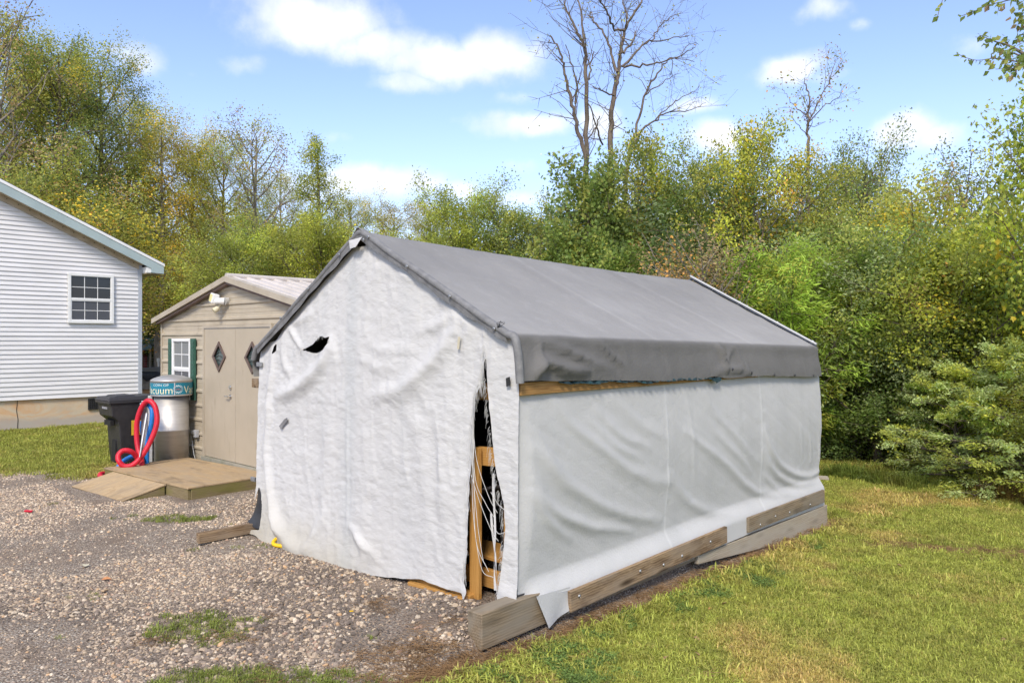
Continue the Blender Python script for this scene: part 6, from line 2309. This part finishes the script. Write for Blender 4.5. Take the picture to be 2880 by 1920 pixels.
def grass_tint(x, y, dry, rng):
    n = len(x)
    gcol = np.array([.89, 1.04, .78])
    ycol = np.array([1.24, 1.10, 1.25])
    k_ = np.clip(dry + rng.normal(size=n) * .18, 0, 1)[:, None]
    t_ = gcol * (1 - k_) + ycol * k_
    st_c = rng.random(n) < .12 + .2 * dry
    t_[st_c] *= np.array([1.12, .97, 1.25])
    return t_ * rng.uniform(.5, 1.35, (n, 1))


rng = np.random.default_rng(9)
x, y = sample(rng, 330000, -1.4, 11.5, 3.3, 14.5, 1.6)
gr_, sw_, dk_, wd_, dr_, pa_ = masks(x, y)
X, Y = tent_xy(x, y)
pr = (1 - gr_) * (1 - .93 * np.clip(sw_ * 1.15, 0, 1)) * (1 - .85 * wd_)
m_ = (rng.random(len(x)) < pr) & clear(x, y)
x, y, dr_ = x[m_], y[m_], dr_[m_]
n = len(x)
print('grass', n)
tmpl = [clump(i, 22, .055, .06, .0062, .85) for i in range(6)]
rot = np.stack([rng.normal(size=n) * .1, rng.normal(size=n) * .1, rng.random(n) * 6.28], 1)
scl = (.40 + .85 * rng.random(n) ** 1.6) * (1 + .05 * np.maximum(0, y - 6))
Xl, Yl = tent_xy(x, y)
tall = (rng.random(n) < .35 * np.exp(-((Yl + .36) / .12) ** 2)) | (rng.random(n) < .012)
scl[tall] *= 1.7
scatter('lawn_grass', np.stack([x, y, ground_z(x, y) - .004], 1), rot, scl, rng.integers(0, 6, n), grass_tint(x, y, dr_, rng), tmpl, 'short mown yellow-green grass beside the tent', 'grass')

rng = np.random.default_rng(10)
x, y = sample(rng, 80000, -19, -3.2, 10.4, 31, 1.5)
gr_, sw_, dk_, wd_, dr_, pa_ = masks(x, y)
m_ = (rng.random(len(x)) < (1 - gr_) * (1 - .9 * sw_) * (1 - wd_)) & clear(x, y)
x, y, dr_ = x[m_], y[m_], dr_[m_]
n = len(x)
print('grass left', n)
tmpl2 = [clump(20 + i, 24, .07, .11, .010, .8) for i in range(4)]
rot = np.stack([rng.normal(size=n) * .1, rng.normal(size=n) * .1, rng.random(n) * 6.28], 1)
scatter('yard_grass', np.stack([x, y, ground_z(x, y) - .004], 1), rot, rng.uniform(.6, 1.2, n), rng.integers(0, 4, n), grass_tint(x, y, dr_ * .6, rng) * .9, tmpl2, 'rough grass between the house foundation and the gravel', 'grass')

# grass and weeds coming up through the gravel
rng = np.random.default_rng(12)
x, y = sample(rng, 90000, -8.5, .6, 3.9, 11.8, 1.5)
gr_, sw_, dk_, wd_, dr_, pa_ = masks(x, y)
tuft = sst(fbm(x * 2.3, y * 2.3, 55, 3), .52, .68) * .5
m_ = (rng.random(len(x)) < np.clip(pa_ ** 2 * .45 + tuft * .35 * (y > 5), 0, 1) * gr_) & clear(x, y)
x, y, dr_ = x[m_], y[m_], dr_[m_]
n = len(x)
print('tufts', n)
rot = np.stack([rng.normal(size=n) * .1, rng.normal(size=n) * .1, rng.random(n) * 6.28], 1)
scatter('weed_grass', np.stack([x, y, ground_z(x, y) - .004], 1), rot, rng.uniform(.35, 1.0, n), rng.integers(0, 6, n), grass_tint(x, y, dr_ * .3, rng) * np.array([.62, .70, .72]), tmpl, 'patchy weeds and grass growing through the gravel', 'grass')


# clover
def clover(seed):
    rg_ = np.random.default_rng(seed)
    pos, c = [], []
    for i in range(26):
        a, r_ = rg_.random() * 6.28, .06 * math.sqrt(rg_.random())
        q = np.array([r_ * math.cos(a), r_ * math.sin(a), rg_.uniform(.02, .06)])
        for k_ in range(3):
            pos.append(q + np.array([math.cos(a + k_ * 2.1), math.sin(a + k_ * 2.1), 0]) * .003)
            c.append((.19, .28, .07))
    me_ = leaf_mesh('clover', np.array(pos), .016, np.array(c) * rg_.uniform(.7, 1.3, (len(pos), 1)), rg_, 'diamond', 2.0, None, 0)
    me_.materials.append(M['blade'])
    return me_


rng = np.random.default_rng(14)
cx, cy = [], []
for (px, py, hx, hy, k_) in ((1560, 1800, 130, 60, 600), (1440, 1870, 110, 50, 500), (1620, 1870, 120, 50, 300), (2080, 1590, 90, 40, 420), (1960, 1640, 70, 36, 300), (1740, 1735, 40, 30, 120), (2260, 1500, 60, 20, 160), (1420, 1840, 30, 20, 50), (1900, 1690, 60, 30, 60)):
    d0 = 2.08 * F / (py - 957)
    x0 = (px - 1440) / F * d0
    rx, ry = hx / F * d0, max(.12, 2.08 * F / (py - hy - 957) - d0)
    a, r_ = rng.random(k_) * 6.28, np.sqrt(rng.random(k_))
    cx.append(x0 + rx * r_ * np.cos(a) * (1 + .3 * rng.normal(size=k_)))
    cy.append(d0 + ry * r_ * np.sin(a))
cx, cy = np.concatenate(cx), np.concatenate(cy)
m_ = clear(cx, cy) & (fbm(cx * 5, cy * 5, 19, 3) > -.02) & (tent_xy(cx, cy)[1] < -.30)
cx, cy = cx[m_], cy[m_]
n = len(cx)
rot = np.stack([rng.normal(size=n) * .1, rng.normal(size=n) * .1, rng.random(n) * 6.28], 1)
scatter('clover', np.stack([cx, cy, ground_z(cx, cy) + .004], 1), rot, rng.uniform(.4, .9, n), rng.integers(0, 4, n), rng.uniform(.6, 1.3, (n, 1)) * np.ones((1, 3)), [clover(i) for i in range(4)], 'bright green clover patches along the tent skid', 'clover')


# pine straw and dead stems
def straw(seed):
    rg_ = random.Random(seed)
    mb_ = MB()
    for i in range(16):
        a, L = rg_.random() * 6.28, rg_.uniform(.04, .10)
        p = Vector((rg_.uniform(-.06, .06), rg_.uniform(-.06, .06), rg_.uniform(.002, .016)))
        q = p + Vector((math.cos(a) * L, math.sin(a) * L, rg_.uniform(-.004, .010)))
        mb_.tube([p, (p + q) / 2 + Vector((0, 0, rg_.uniform(0, .010))), q], .0011, 3, False)
    me_ = mb_.mesh('straw')
    c = np.ones((len(me_.vertices), 4), dtype=np.float32)
    c[:, :3] = (.40, .25, .125)
    a_ = me_.attributes.new('Col', 'FLOAT_COLOR', 'POINT')
    a_.data.foreach_set('color', c.ravel())
    me_.materials.append(M['blade'])
    return me_


rng = np.random.default_rng(16)
x, y = sample(rng, 60000, -2.5, 6.2, 3.9, 11, 1.4)
gr_, sw_, dk_, wd_, dr_, pa_ = masks(x, y)
extra = .10 * sst(fbm(x * 2.1, y * 2.1, 66, 3), .35, .6) + .5 * np.exp(-(((x + .35) / .45) ** 2 + ((y - 4.75) / .25) ** 2))
m_ = (rng.random(len(x)) < np.clip(sw_ * .55 + extra * (x < 1.2), 0, 1)) & clear(x, y)
x, y = x[m_], y[m_]
n = len(x)
print('straw', n)
rot = np.stack([rng.normal(size=n) * .1, rng.normal(size=n) * .1, rng.random(n) * 6.28], 1)
scatter('pine_straw', np.stack([x, y, ground_z(x, y) + .006], 1), rot, rng.uniform(.7, 1.4, n), rng.integers(0, 4, n), rng.uniform(.55, 1.25, (n, 1)) * np.ones((1, 3)), [straw(i) for i in range(4)], 'brown pine straw lying along the tent skid', 'straw')

# tall weeds along the foot of the thicket
rng = np.random.default_rng(18)
n0 = 2400
s = rng.random(n0)
x = 4.6 + 4.6 * s + rng.normal(size=n0) * .12
y = 13.2 - 4.7 * s + np.abs(rng.normal(size=n0)) * .75 - .15
lump = sst(fbm(x * 1.7, y * 1.7, 90, 3), -.25, .35)
m_ = in_view(x, y, .1) & clear(x, y) & (rng.random(n0) < .15 + .6 * lump)
x, y, s, lump = x[m_], y[m_], s[m_], lump[m_]
n = len(x)
br_ = sst(fbm(x * 1.2, y * 1.2, 88, 3) + .9 * (s - .5), -.1, .5)[:, None]
tint = (np.array([.36, .50, .34]) * (1 - br_) + np.array([.80, .58, .55]) * br_) * rng.uniform(.6, 1.2, (n, 1))
wt = [clump(40 + i, 26, .42, .14, .012, .7) for i in range(5)] + [clump(50 + i, 20, .62, .10, .007, .35, (.26, .18, .09), (.36, .25, .13)) for i in range(3)]
idx_ = np.where(rng.random(n) < br_[:, 0] * .6, rng.integers(5, 8, n), rng.integers(0, 5, n))
rot = np.stack([rng.normal(size=n) * .15, rng.normal(size=n) * .15, rng.random(n) * 6.28], 1)
scatter('tall_weeds', np.stack([x, y, ground_z(x, y) - .02], 1), rot, (.2 + .9 * rng.random(n) ** 1.8) * (.35 + .75 * s + .35 * lump), idx_, tint, wt, 'tall green and brown weeds at the foot of the thicket', 'weeds')

# ------------------------------------------------------------------ odd bits lying about
def litter(name, px, py, mat, size, label, cat, kind='leaf', rz=0.0):
    zg = .05
    for _ in range(4):
        d_ = (CAMZ - zg) * F / (py - 957)
        zg = float(ground_z((px - 1440) / F * d_, d_))
    p = Vector(((px - 1440) / F * d_, d_, zg + .012))
    mb_ = MB()
    if kind == 'leaf':
        pts = [(0, 0, 0), (.25, .28, .12), (.6, .30, .16), (1, 0, .08), (.6, -.30, .2), (.25, -.28, .1)]
        mid = [(.3, 0, .02), (.65, 0, .04)]
        V = [(a * size - size / 2, b * size, c * size) for a, b, c in pts + mid]
        mb_.add(V, [(0, 6, 1), (1, 6, 7, 2), (2, 7, 3), (0, 5, 6), (5, 4, 7, 6), (4, 3, 7)], True)
    else:
        mb_.box(-size / 2, size / 2, -size / 5, size / 5, 0, size / 5).box(-size / 3, size / 5, size / 5, size / 3, 0, size / 8)
    o_ = mb_.build(name, mat, None, 0 if kind == 'leaf' else .002)
    o_.location = p
    o_.rotation_euler = (.15, .1, rz)
    tag(o_, label, cat)


litter('fallen_leaf', 2000, 1718, M['orange_leaf'], .075, 'pale orange fallen leaf lying on the mown lawn', 'leaf', 'leaf', .8)
litter('fallen_leaf', 299, 1633, M['orange_leaf'], .085, 'orange fallen leaf on the gravel drive', 'leaf', 'leaf', .3)
litter('fallen_leaf', 240, 1594, M['tape_tan'], .09, 'tan dry fallen leaf on the gravel left of the orange one', 'leaf', 'leaf', 2.0)
litter('fallen_leaf', 1990, 1576, M['orange_leaf'], .09, 'reddish dry leaf curled against the wedge board', 'leaf', 'leaf', 1.2)
litter('fallen_leaf', 2718, 1538, mat_plain('rust_leaf', (.22, .07, .045), (.16, .05, .03), 9, .7), .09, 'dark red leaf on the bare strip of the lawn', 'leaf', 'leaf', 1.2)
litter('plastic_scrap', 80, 1441, M['red_hose'], .085, 'thin red plastic scrap on the gravel at far left', 'scrap', 'box', .2)
litter('bottle_cap', 988, 1723, M['yellow'], .030, 'tiny yellow cap among the dark gravel', 'cap', 'box', .5)
litter('stone', 294, 1665, mat_plain('tan_stone', (.46, .33, .2), (.36, .25, .15), 9, .8), .06, 'single tan stone below the orange leaf on the drive', 'stone', 'box', 1.5)

rng = np.random.default_rng(21)
dl = None
for i in range(14):
    px, py = rng.uniform(1750, 2850), rng.uniform(1560, 1900)
    d_ = (CAMZ + .08) * F / (py - 957)
    xx_ = (px - 1440) / F * d_
    if tent_xy(np.array([xx_]), np.array([d_]))[1][0] > -.6:
        continue
    if dl is None:
        litter('dry_leaf', px, py, mat_plain('dry_leaf', (.36, .21, .12), (.24, .13, .075), 30, .8), .055, 'small brown dry leaf lying in the mown lawn', 'leaf', 'leaf', .4)
        dl = bpy.data.objects['dry_leaf']
        dl['group'] = 'dry leaves scattered on the lawn'
    else:
        c = dl.copy()
        col.objects.link(c)
        c.location = (xx_, d_, float(ground_z(xx_, d_)) + .03)
        c.rotation_euler = (rng.normal() * .4, rng.normal() * .4, rng.random() * 6)
